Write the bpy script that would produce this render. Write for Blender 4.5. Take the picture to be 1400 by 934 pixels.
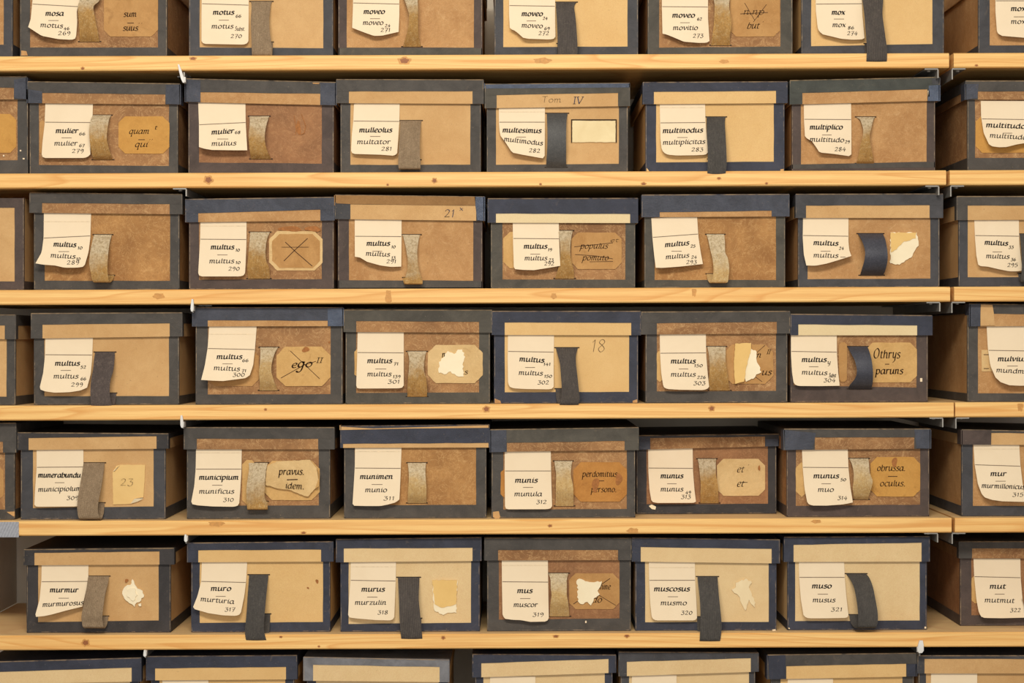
import bpy, math, random
from mathutils import Vector
for o in list(bpy.data.objects): bpy.data.objects.remove(o)
S = bpy.context.scene
C = S.collection
random.seed(7)
# ------------------------------------------------------------------ camera, light, exposure
D = 2.6                 # camera to the fronts of the boxes (m); one photo pixel is 1 mm there
ZC = 1.40               # camera height
ROLL = math.radians(0.20)
cd = bpy.data.cameras.new('camera'); cam = bpy.data.objects.new('camera', cd); C.objects.link(cam)
cd.sensor_width = 36.0; cd.lens = 36.0 * D / 1.4; cd.clip_end = 50
cam.location = (0, -D, ZC)
from mathutils import Matrix
cam.rotation_euler = (Matrix.Rotation(math.radians(90), 3, 'X') @ Matrix.Rotation(-ROLL, 3, 'Z')).to_euler()
S.camera = cam
w = bpy.data.worlds.new('room_light'); S.world = w; w.use_nodes = True
bg = w.node_tree.nodes['Background']; bg.inputs[0].default_value = (0.86, 0.89, 1.0, 1); bg.inputs[1].default_value = 0.20
def area(name, loc, target, sx, sy, power, col):
    l = bpy.data.lights.new(name, 'AREA'); l.shape = 'RECTANGLE'; l.size = sx; l.size_y = sy; l.energy = power; l.color = col
    o = bpy.data.objects.new(name, l); C.objects.link(o); o.location = loc
    o.rotation_euler = (Vector(target) - Vector(loc)).to_track_quat('-Z', 'Y').to_euler()
    return o
area('ceiling_lamp', (-0.15, -2.35, ZC + 1.30), (0, 0.1, ZC - .1), 1.3, 0.35, 58, (1.0, 0.94, 0.83))
area('front_fill', (0.0, -3.3, ZC + 0.05), (0, 0.1, ZC - .15), 2.8, 1.2, 43, (1.0, 0.94, 0.84))  # added soft fill from the front, brightening the lower rows and gaps
S.view_settings.view_transform = 'Standard'
S.view_settings.look = 'None'
S.view_settings.gamma = 1.0
S.view_settings.exposure = -0.12
S.view_settings.use_curve_mapping = False
# ------------------------------------------------------------------ pixel <-> place
ca, sa = math.cos(ROLL), math.sin(ROLL)
def at(px, py, Y=0.0):
    u, v = (px - 700.0) / 1000.0, (467.0 - py) / 1000.0
    s = (D + Y) / D
    return Vector(((u * ca + v * sa) * s, Y, ZC + (-u * sa + v * ca) * s))
def ybase(px, Y, Z):
    u = (px - 700.0) / 1000.0; s = (D + Y) / D
    v = ((Z - ZC) / s + u * sa) / ca
    return 467.0 - v * 1000.0
# ------------------------------------------------------------------ materials
def lin(c):
    r = []
    for v in c:
        v = v / 255.0
        r.append(v / 12.92 if v <= .04045 else ((v + .055) / 1.055) ** 2.4)
    return (*r, 1)
MC = {}
class NT:
    def __init__(s, name):
        s.m = bpy.data.materials.new(name); s.m.use_nodes = True; s.t = s.m.node_tree; s.n = s.t.nodes; s.l = s.t.links
        s.b = s.n['Principled BSDF']
    def new(s, k, **kw):
        n = s.n.new(k)
        for a, b in kw.items(): setattr(n, a, b)
        return n
    def link(s, a, b): s.l.new(a, b)
    def coord(s, scale=(1, 1, 1), kind='Object', rnd=True):
        tc = s.new('ShaderNodeTexCoord'); mp = s.new('ShaderNodeMapping'); mp.inputs['Scale'].default_value = scale
        if rnd:
            oi = s.new('ShaderNodeObjectInfo'); ml = s.new('ShaderNodeMath', operation='MULTIPLY'); ml.inputs[1].default_value = 23.0
            s.link(oi.outputs['Random'], ml.inputs[0])
            va = s.new('ShaderNodeVectorMath', operation='ADD'); s.link(tc.outputs[kind], va.inputs[0]); s.link(ml.outputs[0], va.inputs[1])
            s.link(va.outputs[0], mp.inputs['Vector'])
        else: s.link(tc.outputs[kind], mp.inputs['Vector'])
        return mp.outputs[0]
    def noise(s, vec, scale, detail=4, rough=.55, dist=0.0):
        n = s.new('ShaderNodeTexNoise'); n.inputs['Scale'].default_value = scale; n.inputs['Detail'].default_value = detail
        n.inputs['Roughness'].default_value = rough; n.inputs['Distortion'].default_value = dist
        s.link(vec, n.inputs['Vector']); return n.outputs['Fac']
    def ramp(s, fac, stops):
        r = s.new('ShaderNodeValToRGB'); e = r.color_ramp.elements
        while len(e) < len(stops): e.new(.5)
        for el, (p, c) in zip(e, stops):
            el.position = p; el.color = c if len(c) == 4 else (*c, 1)
        s.link(fac, r.inputs[0]); return r.outputs[0]
    def mix(s, fac, a, b, mode='MIX'):
        m = s.new('ShaderNodeMix', data_type='RGBA', blend_type=mode)
        if isinstance(fac, float): m.inputs[0].default_value = fac
        else: s.link(fac, m.inputs[0])
        for i, x in ((6, a), (7, b)):
            if isinstance(x, tuple): m.inputs[i].default_value = x
            else: s.link(x, m.inputs[i])
        return m.outputs[2]
    def bump(s, h, strength, dist=.001):
        b = s.new('ShaderNodeBump'); b.inputs['Strength'].default_value = strength; b.inputs['Distance'].default_value = dist
        s.link(h, b.inputs['Height']); s.link(b.outputs[0], s.b.inputs['Normal'])
    def done(s, col, rough=.7, spec=.3):
        if isinstance(col, tuple): s.b.inputs['Base Color'].default_value = col
        else: s.link(col, s.b.inputs['Base Color'])
        s.b.inputs['Roughness'].default_value = rough; s.b.inputs['Specular IOR Level'].default_value = spec
        return s.m
def W(a): return (a, a, a, 1)
CARD = {  # base, dark blotch, light scuff, blotch amount, scuff amount, specks
 'kraft': ((204, 164, 112), (182, 138, 86), (222, 188, 138), .55, .12, .25),
 'light': ((218, 180, 122), (203, 160, 100), (232, 200, 148), .4, .10, .2),
 'beige': ((220, 191, 143), (204, 170, 120), (232, 208, 166), .4, .12, .15),
 'tan':   ((190, 146, 96), (158, 112, 66), (216, 178, 128), .7, .4, .35),
 'brown': ((168, 124, 80), (124, 86, 54), (216, 176, 124), .8, .6, .3),
 'gold':  ((178, 131, 78), (138, 94, 52), (220, 178, 120), .75, .5, .25),
 'red':   ((158, 112, 74), (120, 82, 54), (198, 152, 106), .7, .45, .3),
 'pale':  ((222, 200, 156), (208, 182, 136), (232, 214, 176), .3, .1, .1),
 'cloth': ((150, 112, 68), (122, 86, 48), (180, 140, 90), .5, .3, .1)}
def card_mat(k):
    key = 'cardboard_' + k
    if key in MC: return MC[key]
    base, dk, lt, ab, asc, sp = CARD[k]
    t = NT(key); v = t.coord()
    n1 = t.ramp(t.noise(v, 16, 5, .6, .4), [(.38, W(0)), (.66, W(ab))])
    c = t.mix(n1, lin(base), lin(dk))
    n1b = t.ramp(t.noise(v, 70, 6, .7, .8), [(.42, W(0)), (.75, W(ab * .6))])
    c = t.mix(n1b, c, lin(dk))
    n2 = t.ramp(t.noise(v, 42, 7, .68, 2.2), [(.485, W(0)), (.5, W(asc)), (.515, W(0))])
    c = t.mix(n2, c, lin(lt))
    nd = t.ramp(t.noise(v, 36, 8, .7, 3.0), [(.492, W(0)), (.5, W(asc * .7)), (.508, W(0))])
    c = t.mix(nd, c, lin(tuple(x * .72 for x in dk)))
    n3 = t.ramp(t.noise(v, 60, 5, .75, 1.0), [(.56, W(0)), (.72, W(asc * .85))])
    c = t.mix(n3, c, lin(lt))
    n4 = t.ramp(t.noise(v, 330, 2, .5), [(.70, W(0)), (.76, W(sp))])
    c = t.mix(n4, c, lin(tuple(x * .45 for x in dk)))
    fn = t.noise(v, 1400, 2, .5)
    c = t.mix(.10, c, t.ramp(fn, [(.3, W(.0)), (.7, W(1))]), 'OVERLAY')
    t.bump(t.noise(v, 260, 5, .65), .25, .0006)
    MC[key] = t.done(c, .72, .25); return MC[key]
TAPE = {'navy': ((53, 56, 70), .6), 'char': ((76, 71, 66), .62), 'slate': ((72, 75, 86), .5), 'glare': ((118, 118, 122), .5), 'brown': ((82, 68, 62), .65),  # palest grey: overhead glare on one lid, put into the tape colour
        'olive': ((82, 77, 68), .65), 'black': ((56, 52, 52), .6), 'gloss': ((82, 92, 112), .3), 'grey': ((68, 67, 70), .6), 'green': ((66, 68, 62), .6)}
def tape_mat(k):
    key = 'cloth_tape_' + k
    if key in MC: return MC[key]
    base, ro = TAPE[k]
    t = NT(key); v = t.coord()
    n1 = t.ramp(t.noise(v, 30, 6, .7, .6), [(.35, W(0)), (.75, W(.8))])
    c = t.mix(n1, lin(tuple(x * .82 for x in base)), lin(tuple(min(255, x * 1.14 + 3) for x in base)))
    n2 = t.ramp(t.noise(v, 55, 7, .72, 2.0), [(.60, W(0)), (.74, W(.33))])
    c = t.mix(n2, c, lin((128, 110, 90)))
    n3 = t.ramp(t.noise(v, 420, 2, .5), [(.73, W(0)), (.78, W(.5))])
    c = t.mix(n3, c, lin((150, 132, 108)))
    v2 = t.coord((1, 1, 6)); h = t.noise(v2, 420, 3, .6)
    if k in ('gloss', 'slate'):     # thin book cloth, wrinkled where it is glued round the corners
        wr = t.noise(v, 75, 4, .6, 1.2); ad = t.new('ShaderNodeMath', operation='MULTIPLY_ADD'); ad.inputs[1].default_value = 1.8
        t.link(wr, ad.inputs[0]); t.link(h, ad.inputs[2]); h = ad.outputs[0]
    t.bump(h, .5 if k not in ('gloss', 'slate') else .8, .0008)
    MC[key] = t.done(c, ro, .35); return MC[key]
def edge_mat(k, lo):
    key = 'worn_edge_%s_%d' % (k, lo * 100)
    if key in MC: return MC[key]
    base, ro = TAPE[k]; t = NT(key); v = t.coord()
    n = t.ramp(t.noise(v, 45, 6, .75, .6), [(lo, W(0)), (lo + .22, W(.75))])
    c = t.mix(n, lin(tuple(x * .95 for x in base)), lin((172, 146, 112)))
    MC[key] = t.done(c, .6, .35); return MC[key]
WEB = {'gold': ((184, 142, 82), (128, 90, 44), (214, 188, 140)), 'pale': ((208, 174, 118), (160, 118, 64), (226, 206, 164)),
       'dark': ((78, 74, 70), (56, 53, 50), (102, 96, 88)), 'taupe': ((146, 124, 98), (112, 92, 70), (170, 148, 120)),
       'rubber': ((76, 75, 74), (60, 59, 58), (96, 94, 90)), 'navyw': ((70, 71, 80), (54, 55, 62), (88, 88, 94)),
       'worn': ((82, 72, 68), (58, 50, 48), (118, 104, 94)), 'ribbed': ((84, 77, 72), (60, 55, 52), (108, 98, 88))}
def web_mat(k):
    key = 'webbing_' + k
    if key in MC: return MC[key]
    base, dk, lt = WEB[k]
    t = NT(key); v = t.coord()
    n1 = t.ramp(t.noise(t.coord((1.6, 1.6, .6)), 60, 6, .65, .5), [(.35, W(0)), (.75, W(.55))])
    c = t.mix(n1, lin(base), lin(dk))
    n2 = t.ramp(t.noise(v, 240, 5, .75, 1.0), [(.5, W(0)), (.7, W(.6))])
    c = t.mix(n2, c, lin(lt))
    n3 = t.ramp(t.noise(v, 330, 4, .7, 1.0), [(.54, W(0)), (.7, W(.6))])
    c = t.mix(n3, c, lin(dk))
    if k in ('gold', 'pale'):      # silvery grey towards the top, with an uneven lower edge
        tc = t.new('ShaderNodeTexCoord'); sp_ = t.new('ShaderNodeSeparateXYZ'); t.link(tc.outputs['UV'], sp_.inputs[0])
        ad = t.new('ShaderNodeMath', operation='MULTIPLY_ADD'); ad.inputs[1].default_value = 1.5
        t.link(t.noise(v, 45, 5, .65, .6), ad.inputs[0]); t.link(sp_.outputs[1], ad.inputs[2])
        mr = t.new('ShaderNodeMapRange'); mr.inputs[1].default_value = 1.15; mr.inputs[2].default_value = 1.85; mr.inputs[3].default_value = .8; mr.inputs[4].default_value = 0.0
        t.link(ad.outputs[0], mr.inputs[0]); n5 = mr.outputs[0]     # the lower half stays golden brown
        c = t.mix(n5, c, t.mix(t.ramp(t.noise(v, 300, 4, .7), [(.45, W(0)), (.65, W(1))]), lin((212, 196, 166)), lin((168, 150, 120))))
    uv = t.coord((1, 1, 1), 'UV', False)
    wv = t.new('ShaderNodeTexWave', wave_type='BANDS', bands_direction='X'); wv.inputs['Scale'].default_value = 3.6 if k in ('ribbed', 'dark') else 5.5
    wv.inputs['Distortion'].default_value = .25; t.link(uv, wv.inputs['Vector'])
    amt = {'ribbed': .4, 'dark': .22, 'gold': .18, 'pale': .14, 'taupe': .12}.get(k, .05)
    c = t.mix(t.ramp(wv.outputs['Fac'], [(.0, W(amt)), (.6, W(0))]), c, lin(tuple(x * .55 for x in dk)))
    wy = t.noise(t.coord((2, 2, 7)), 260, 3, .6)
    c = t.mix(.22, c, t.ramp(wy, [(.35, W(.1)), (.65, W(.9))]), 'OVERLAY')
    t.bump(wv.outputs['Fac'], .5 if amt > .06 else .1, .0008)
    MC[key] = t.done(c, .8 if k not in ('rubber', 'navyw') else .5, .25); return MC[key]
PAPER = {'tag': ((233, 213, 182), .10), 'label': ((196, 150, 88), .75), 'label_light': ((206, 166, 106), .6), 'label_gold': ((196, 146, 74), .6),
         'label_orange': ((188, 132, 66), .9), 'label_brown': ((186, 142, 88), .75), 'label_pale': ((214, 182, 130), .6),
         'torn': ((242, 228, 196), .25), 'torn_yellow': ((228, 190, 120), .3), 'note': ((226, 190, 126), .25), 'torn_faint': ((234, 214, 174), .3), 'window': ((226, 206, 158), .35)}
def paper_mat(k):
    key = 'paper_' + k
    if key in MC: return MC[key]
    base, a = PAPER[k]
    t = NT(key); v = t.coord()
    n1 = t.ramp(t.noise(v, 28, 6, .65, .5), [(.35, W(0)), (.75, W(a))])
    c = t.mix(n1, lin(base), lin(tuple(x * y for x, y in zip(base, (.84, .77, .64)))))
    if a > .5:
        n2 = t.ramp(t.noise(v, 34, 5, .7, 1.6), [(.6, W(0)), (.72, W(.4))])
        c = t.mix(n2, c, lin(tuple(x * y for x, y in zip(base, (.66, .56, .42)))))
        n3 = t.ramp(t.noise(v, 48, 6, .7, 2.0), [(.485, W(0)), (.5, W(.35)), (.515, W(0))])
        c = t.mix(n3, c, lin(tuple(min(255, x * 1.16) for x in base)))
    t.bump(t.noise(v, 60 if a > .3 else 30, 5, .6), .35 if a > .3 else .12, .0012)
    MC[key] = t.done(c, .25 if k == 'window' else .75, .3); return MC[key]
def ink_mat(k):
    key = 'ink_' + k
    if key in MC: return MC[key]
    t = NT(key)
    col = {'black': (26, 22, 20), 'soft': (44, 38, 34), 'rule': (112, 96, 80), 'faint': (196, 178, 148), 'brown': (66, 42, 24), 'pencil': (128, 104, 76), 'blue': (72, 78, 104), 'slot': (40, 28, 18), 'stain': (142, 92, 50)}[k]
    v = t.coord(); n = t.ramp(t.noise(v, 300, 3), [(.3, W(0)), (.7, W(.35))])
    MC[key] = t.done(t.mix(n, lin(col), lin(tuple(x * 1.5 for x in col))), .7, .2); return MC[key]
def pine_mat(top_face=False):       # raw: the paler upper face of the board
    key = 'pine_wood_top' if top_face else 'pine_wood'
    if key in MC: return MC[key]
    t = NT(key); v = t.coord((1, 1, 1))
    big = t.noise(t.coord((1.1, 6, 16)), 2.2, 3, .5, .6)
    grain = t.new('ShaderNodeTexWave', wave_type='BANDS', bands_direction='Z'); grain.inputs['Scale'].default_value = 26
    grain.inputs['Distortion'].default_value = 9.0; grain.inputs['Detail'].default_value = 2.5; grain.inputs['Detail Scale'].default_value = .5
    t.link(t.coord((.10, .8, 1)), grain.inputs['Vector'])
    c = t.mix(t.ramp(grain.outputs['Fac'], [(.4, W(0)), (.95, W(.5))]), lin((244, 201, 128)), lin((222, 162, 88)))
    c = t.mix(t.ramp(big, [(.5, W(0)), (.75, W(.55))]), c, lin((226, 166, 92)))
    arc = t.noise(t.coord((.55, 2.0, 9)), 2.6, 1.5, .4, .25)       # flame figure of the sawn board
    ml = t.new('ShaderNodeMath', operation='MULTIPLY'); ml.inputs[1].default_value = 13.0; t.link(arc, ml.inputs[0])
    fr = t.new('ShaderNodeMath', operation='FRACT'); t.link(ml.outputs[0], fr.inputs[0])
    c = t.mix(t.ramp(fr.outputs[0], [(.0, W(0)), (.72, W(.1)), (.93, W(.62)), (1.0, W(.05))]), c, lin((214, 146, 70)))
    fine = t.noise(t.coord((1.5, 40, 90)), 9, 4, .6)
    c = t.mix(t.ramp(fine, [(.42, W(0)), (.75, W(.55))]), c, lin((206, 148, 80)))
    t.bump(fine, .12, .0008)
    if top_face: c = t.mix(.45, c, lin((242, 212, 168)))
    MC[key] = t.done(c, .5, .35); return MC[key]
def plain(key, col, rough, metal=0.0, var=.2, scale=20):
    if key in MC: return MC[key]
    t = NT(key); v = t.coord(); n = t.ramp(t.noise(v, scale, 5, .6), [(.3, W(0)), (.75, W(1))])
    c = t.mix(n, lin(col), lin(tuple(x * (1 - var) for x in col)))
    t.done(c, rough, .4); t.b.inputs['Metallic'].default_value = metal
    MC[key] = t.m; return t.m
knot_mat = plain('pine_knot', (156, 94, 48), .55, 0, .15, 400)
ring_mat = plain('pine_knot_ring', (212, 152, 80), .55, 0, .15, 300)
steel = plain('bracket_steel', (158, 154, 147), .42, .4, .15, 40)
white_metal = plain('bracket_white_paint', (226, 224, 220), .4, .0, .08, 60)
wall_mat = plain('wall_plaster', (204, 194, 178), .85, 0, .12, 9)
# ------------------------------------------------------------------ mesh builder
class MB:
    def __init__(s): s.v = []; s.f = []; s.mi = []; s.uv = {}; s.smooth = False
    def V(s, p): s.v.append(tuple(p)); return len(s.v) - 1
    def F(s, pts, mi=0):
        s.f.append([s.V(p) for p in pts]); s.mi.append(mi)
    def grid(s, rows, mi=0, uvs=None, flip=False):
        ids = [[s.V(p) for p in r] for r in rows]
        for i in range(len(ids) - 1):
            for j in range(len(ids[i]) - 1):
                q = [ids[i][j], ids[i + 1][j], ids[i + 1][j + 1], ids[i][j + 1]]
                if flip: q.reverse()
                s.f.append(q); s.mi.append(mi)
        if uvs:
            for i, r in enumerate(ids):
                for j, k in enumerate(r): s.uv[k] = uvs(i, j)
    def hexa(s, fr, bk, mi=0):      # fr, bk: TL, TR, BR, BL seen from the front
        a, b, c, d = fr; e, f, g, h = bk
        for q in ((a, d, c, b), (e, f, g, h), (a, b, f, e), (d, h, g, c), (a, e, h, d), (b, c, g, f)): s.F(q, mi)
    def plate(s, poly, back, mi=0): # front polygon and the same polygon moved by «back», closed sides
        n = len(poly); b = [p + back for p in poly]
        s.F(poly, mi)
        for i in range(n): s.F((poly[i], b[i], b[(i + 1) % n], poly[(i + 1) % n]), mi)
    def build(s, name, mats, parent=None, loc=None):
        if parent is not None: loc = parent['_base']
        loc = Vector(loc if loc is not None else (0, 0, 0))
        me = bpy.data.meshes.new(name)
        me.from_pydata([tuple(Vector(p) - loc) for p in s.v], [], s.f)
        for m in (mats if isinstance(mats, (list, tuple)) else [mats]): me.materials.append(m)
        me.polygons.foreach_set('material_index', s.mi)
        if s.smooth: me.polygons.foreach_set('use_smooth', [True] * len(s.f))
        if s.uv:
            ul = me.uv_layers.new(name='UVMap')
            for li, l in enumerate(me.loops): ul.data[li].uv = s.uv.get(l.vertex_index, (0, 0))
        me.validate(); me.update()
        o = bpy.data.objects.new(name, me); C.objects.link(o)
        if parent is not None:
            o.parent = parent; o['_base'] = list(loc)
        else: o.location = loc
        return o
def tag(o, label, cat, group=None):
    o['label'] = label; o['category'] = cat
    if group: o['group'] = group
def lerp(a, b, t): return a + (b - a) * t
def poly_at(P, t):      # point on a polyline by arc length
    if len(P) == 1: return P[0]
    L = [math.dist(P[i], P[i + 1]) for i in range(len(P) - 1)]; T = sum(L) or 1e-9; d = t * T
    for i, l in enumerate(L):
        if d <= l or i == len(L) - 1:
            k = min(1, d / l) if l > 1e-9 else 0
            return tuple(lerp(P[i][j], P[i + 1][j], k) for j in range(len(P[0])))
        d -= l
def crom(P, n):         # smooth curve through points of any dimension
    out = []
    Q = [P[0]] + list(P) + [P[-1]]
    for i in range(1, len(Q) - 2):
        a, b, c, d = Q[i - 1], Q[i], Q[i + 1], Q[i + 2]
        for k in range(n):
            t = k / n
            out.append(tuple(.5 * (2 * b[j] + (c[j] - a[j]) * t + (2 * a[j] - 5 * b[j] + 4 * c[j] - d[j]) * t * t + (3 * b[j] - a[j] - 3 * c[j] + d[j]) * t ** 3) for j in range(len(b))))
    out.append(tuple(P[-1])); return out
# ------------------------------------------------------------------ pen lettering: strokes swept by a broad nib
G = {
 'a': (.95, ['~.75,.8 .5,1 .12,.7 .08,.25 .3,0 .6,.2 .75,.6', '.78,1 .75,.2', '~.75,.25 .82,.02 .98,.12']),
 'b': (.85, ['.12,1.7 .1,.1', '~.1,.1 .35,-.02 .7,.2 .74,.7 .5,1 .12,.7']),
 'c': (.72, ['~.7,.85 .45,1 .12,.7 .1,.25 .35,0 .7,.15']),
 'd': (.9, ['~.7,.8 .45,1 .1,.65 .1,.2 .35,0 .7,.3', '.72,1.7 .7,.1 .86,.03']),
 'e': (.75, ['~.12,.45 .5,.55 .68,.8 .45,1 .14,.75 .1,.28 .35,0 .7,.16']),
 'f': (.6, ['~.7,1.6 .5,1.72 .32,1.5 .3,.9 .28,0', '.05,.95 .6,.95']),
 'g': (.85, ['~.68,.8 .42,1 .1,.65 .12,.25 .4,.1 .68,.4', '~.7,1 .7,.2 .6,-.5 .3,-.72 .02,-.5']),
 'h': (.9, ['.12,1.7 .1,0', '~.1,.6 .4,1 .65,.85 .66,.3 .7,.02 .86,.1']),
 'i': (.42, ['.04,.85 .18,1 .16,.1 .36,.08', '.2,1.42 .3,1.5']),
 'l': (.42, ['.2,1.7 .16,.12 .38,.08']),
 'm': (1.22, ['.0,.85 .15,1 .13,0', '~.14,.65 .38,.98 .55,.85 .54,0', '~.55,.65 .82,.98 1.0,.85 .98,.12 1.22,.1']),
 'n': (.88, ['.0,.85 .15,1 .13,0', '~.14,.65 .42,.98 .62,.85 .6,.12 .84,.1']),
 'o': (.85, ['~.45,1 .12,.75 .1,.25 .38,0 .7,.25 .74,.72 .45,1']),
 'p': (.88, ['.02,.85 .16,1 .1,-.7', '~.13,.7 .45,1 .75,.75 .7,.25 .4,0 .12,.2']),
 'q': (.88, ['~.68,.8 .42,1 .1,.65 .12,.2 .4,0 .68,.35', '.72,1 .66,-.7 .84,-.5']),
 'r': (.7, ['.0,.85 .15,1 .13,0', '~.14,.6 .36,.98 .62,.86']),
 's': (.68, ['~.62,.86 .35,1 .12,.75 .55,.38 .5,.08 .25,0 .04,.12']),
 't': (.58, ['~.22,1.35 .18,.3 .28,.03 .52,.12', '.02,.96 .54,.96']),
 'u': (.92, ['~.0,.88 .14,1 .12,.25 .3,0 .6,.3 .7,.7', '.72,1 .7,.12 .92,.08']),
 'v': (.8, ['~.02,.9 .14,1 .32,.02', '~.32,.02 .7,.55 .66,1']),
 'x': (.78, ['.06,1 .66,0', '.7,1 .05,0']),
 'y': (.85, ['~.02,.9 .16,1 .2,.2 .45,.1 .68,.5', '.72,1 .6,-.4 .25,-.7']),
 'z': (.75, ['.06,.95 .66,.95 .08,.05 .7,.05', '.2,.5 .55,.5']),
 'O': (1.2, ['~.6,1.7 .12,1.2 .1,.4 .5,0 .95,.4 1.0,1.25 .6,1.7']),
 'T': (1.1, ['.05,1.6 1.0,1.65', '.55,1.62 .5,0']),
 'S': (.9, ['~.75,1.3 .45,1.6 .15,1.2 .7,.5 .5,.05 .05,.2']),
 'I': (.5, ['.25,1.5 .22,0', '.05,1.5 .45,1.5', '.05,0 .42,0']), 'V': (1.0, ['.05,1.5 .42,0 .9,1.5', '.0,1.5 .3,1.5', '.7,1.5 1.0,1.5']),
 '.': (.35, ['.1,.12 .2,.0']), ',': (.3, ['.15,.1 .05,-.2']), "'": (.35, ['.2,1.6 .1,1.3']), '-': (.6, ['.05,.5 .55,.5']),
 '0': (.85, ['~.42,1.0 .12,.7 .1,.3 .4,0 .7,.3 .72,.72 .42,1.0']),
 '1': (.5, ['.05,.8 .26,1.05 .22,0']),
 '2': (.85, ['~.08,.8 .3,1.08 .62,.9 .5,.5 .08,.06', '.08,.04 .75,.06']),
 '3': (.8, ['.08,1.05 .65,1.05 .3,.62', '~.3,.62 .65,.5 .6,.1 .3,-.05 .04,.1']),
 '4': (.9, ['.5,1.1 .06,.35 .8,.35', '.6,.75 .52,-.1']),
 '5': (.8, ['.65,1.08 .2,1.06 .16,.6', '~.16,.6 .55,.62 .62,.25 .35,-.02 .05,.08']),
 '6': (.8, ['~.62,1.15 .25,.9 .1,.4 .35,0 .66,.2 .6,.55 .3,.6 .12,.35']),
 '7': (.8, ['.06,1.02 .7,1.05 .3,-.15', '.2,.5 .6,.5']),
 '8': (.8, ['~.4,.58 .12,.8 .36,1.1 .62,.85 .38,.55 .1,.25 .36,-.02 .66,.25 .4,.58']),
 '9': (.8, ['~.62,.85 .35,1.08 .1,.8 .3,.52 .62,.75 .6,.3 .3,-.12']),
 '*': (.5, ['.05,.2 .45,.8', '.05,.8 .45,.2', '.0,.5 .5,.5'])}
GC = {}
def strokes(ch):
    if ch in GC: return GC[ch]
    adv, st = G.get(ch, (.6, [])); out = []
    for s_ in st:
        sm = s_[0] == '~'; pts = [tuple(float(q) for q in p.split(',')) for p in s_.lstrip('~').split()]
        out.append(crom(pts, 4) if sm and len(pts) > 2 else pts)
    GC[ch] = (adv, out); return GC[ch]
def write(mb, text, x0, x1, base, xh, nib, put, mi=0, slant=.13, angle=27):
    """strokes of «text» between pixels x0 and x1, baseline «base» (y or (yl, yr)); put(px, py) gives the place"""
    tot = sum(strokes(c)[0] for c in text)
    sx = (x1 - x0) / max(tot, .3)
    bl, br = base if isinstance(base, tuple) else (base, base)
    nx, ny = nib * .5 * math.cos(math.radians(angle)), -nib * .5 * math.sin(math.radians(angle))
    th = nib * .2; cx = 0.0
    for c in text:
        adv, st = strokes(c)
        for s_ in st:
            P = []
            for (gx, gy) in s_:
                X = x0 + (cx + gx * .9) * sx + gy * xh * slant
                Yy = lerp(bl, br, (X - x0) / max(1e-6, x1 - x0)) - (gy if gy < 1 or c in 'OTSIV' else 1 + (gy - 1) * .55) * xh
                P.append((X, Yy))
            for (a, b) in zip(P[:-1], P[1:]):
                mb.F([put(a[0] - nx, a[1] - ny), put(b[0] - nx, b[1] - ny), put(b[0] + nx, b[1] + ny), put(a[0] + nx, a[1] + ny)], mi)
                dx, dy = b[0] - a[0], b[1] - a[1]; L = math.hypot(dx, dy) or 1
                ox, oy = -dy / L * th, dx / L * th
                mb.F([put(a[0] - ox, a[1] - oy), put(b[0] - ox, b[1] - oy), put(b[0] + ox, b[1] + oy), put(a[0] + ox, a[1] + oy)], mi)
        cx += adv
def pline(mb, pts, wd, put, mi=0):
    for a, b in zip(pts[:-1], pts[1:]):
        dx, dy = b[0] - a[0], b[1] - a[1]; L = math.hypot(dx, dy) or 1
        n = max(1, int(L / 6)); ox, oy = -dy / L * wd / 2, dx / L * wd / 2
        for k in range(n):
            p = (a[0] + dx * k / n, a[1] + dy * k / n); q = (a[0] + dx * (k + 1) / n, a[1] + dy * (k + 1) / n)
            mb.F([put(p[0] - ox, p[1] - oy), put(q[0] - ox, q[1] - oy), put(q[0] + ox, q[1] + oy), put(p[0] + ox, p[1] + oy)], mi)
# ------------------------------------------------------------------ the setting and the shelves
def struct(o): o['kind'] = 'structure'
wall = MB(); wall.hexa([Vector((-2.2, .305, 3.4)), Vector((2.2, .305, 3.4)), Vector((2.2, .305, 0)), Vector((-2.2, .305, 0))],
                       [Vector((-2.2, .40, 3.4)), Vector((2.2, .40, 3.4)), Vector((2.2, .40, 0)), Vector((-2.2, .40, 0))])
struct(wall.build('wall_back', wall_mat))
for nm, za, zb in (('floor', -.05, 0.0), ('ceiling', 3.35, 3.4)):
    m = MB(); m.hexa([Vector((-2.2, -4.6, zb)), Vector((2.2, -4.6, zb)), Vector((2.2, -4.6, za)), Vector((-2.2, -4.6, za))], [Vector((-2.2, .4, zb)), Vector((2.2, .4, zb)), Vector((2.2, .4, za)), Vector((-2.2, .4, za))])
    struct(m.build(nm, plain('floor_lino', (150, 142, 130), .5) if nm == 'floor' else plain('ceiling_paint', (225, 220, 210), .8)))
SF = -0.022     # shelf front
SB = 0.300
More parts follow.
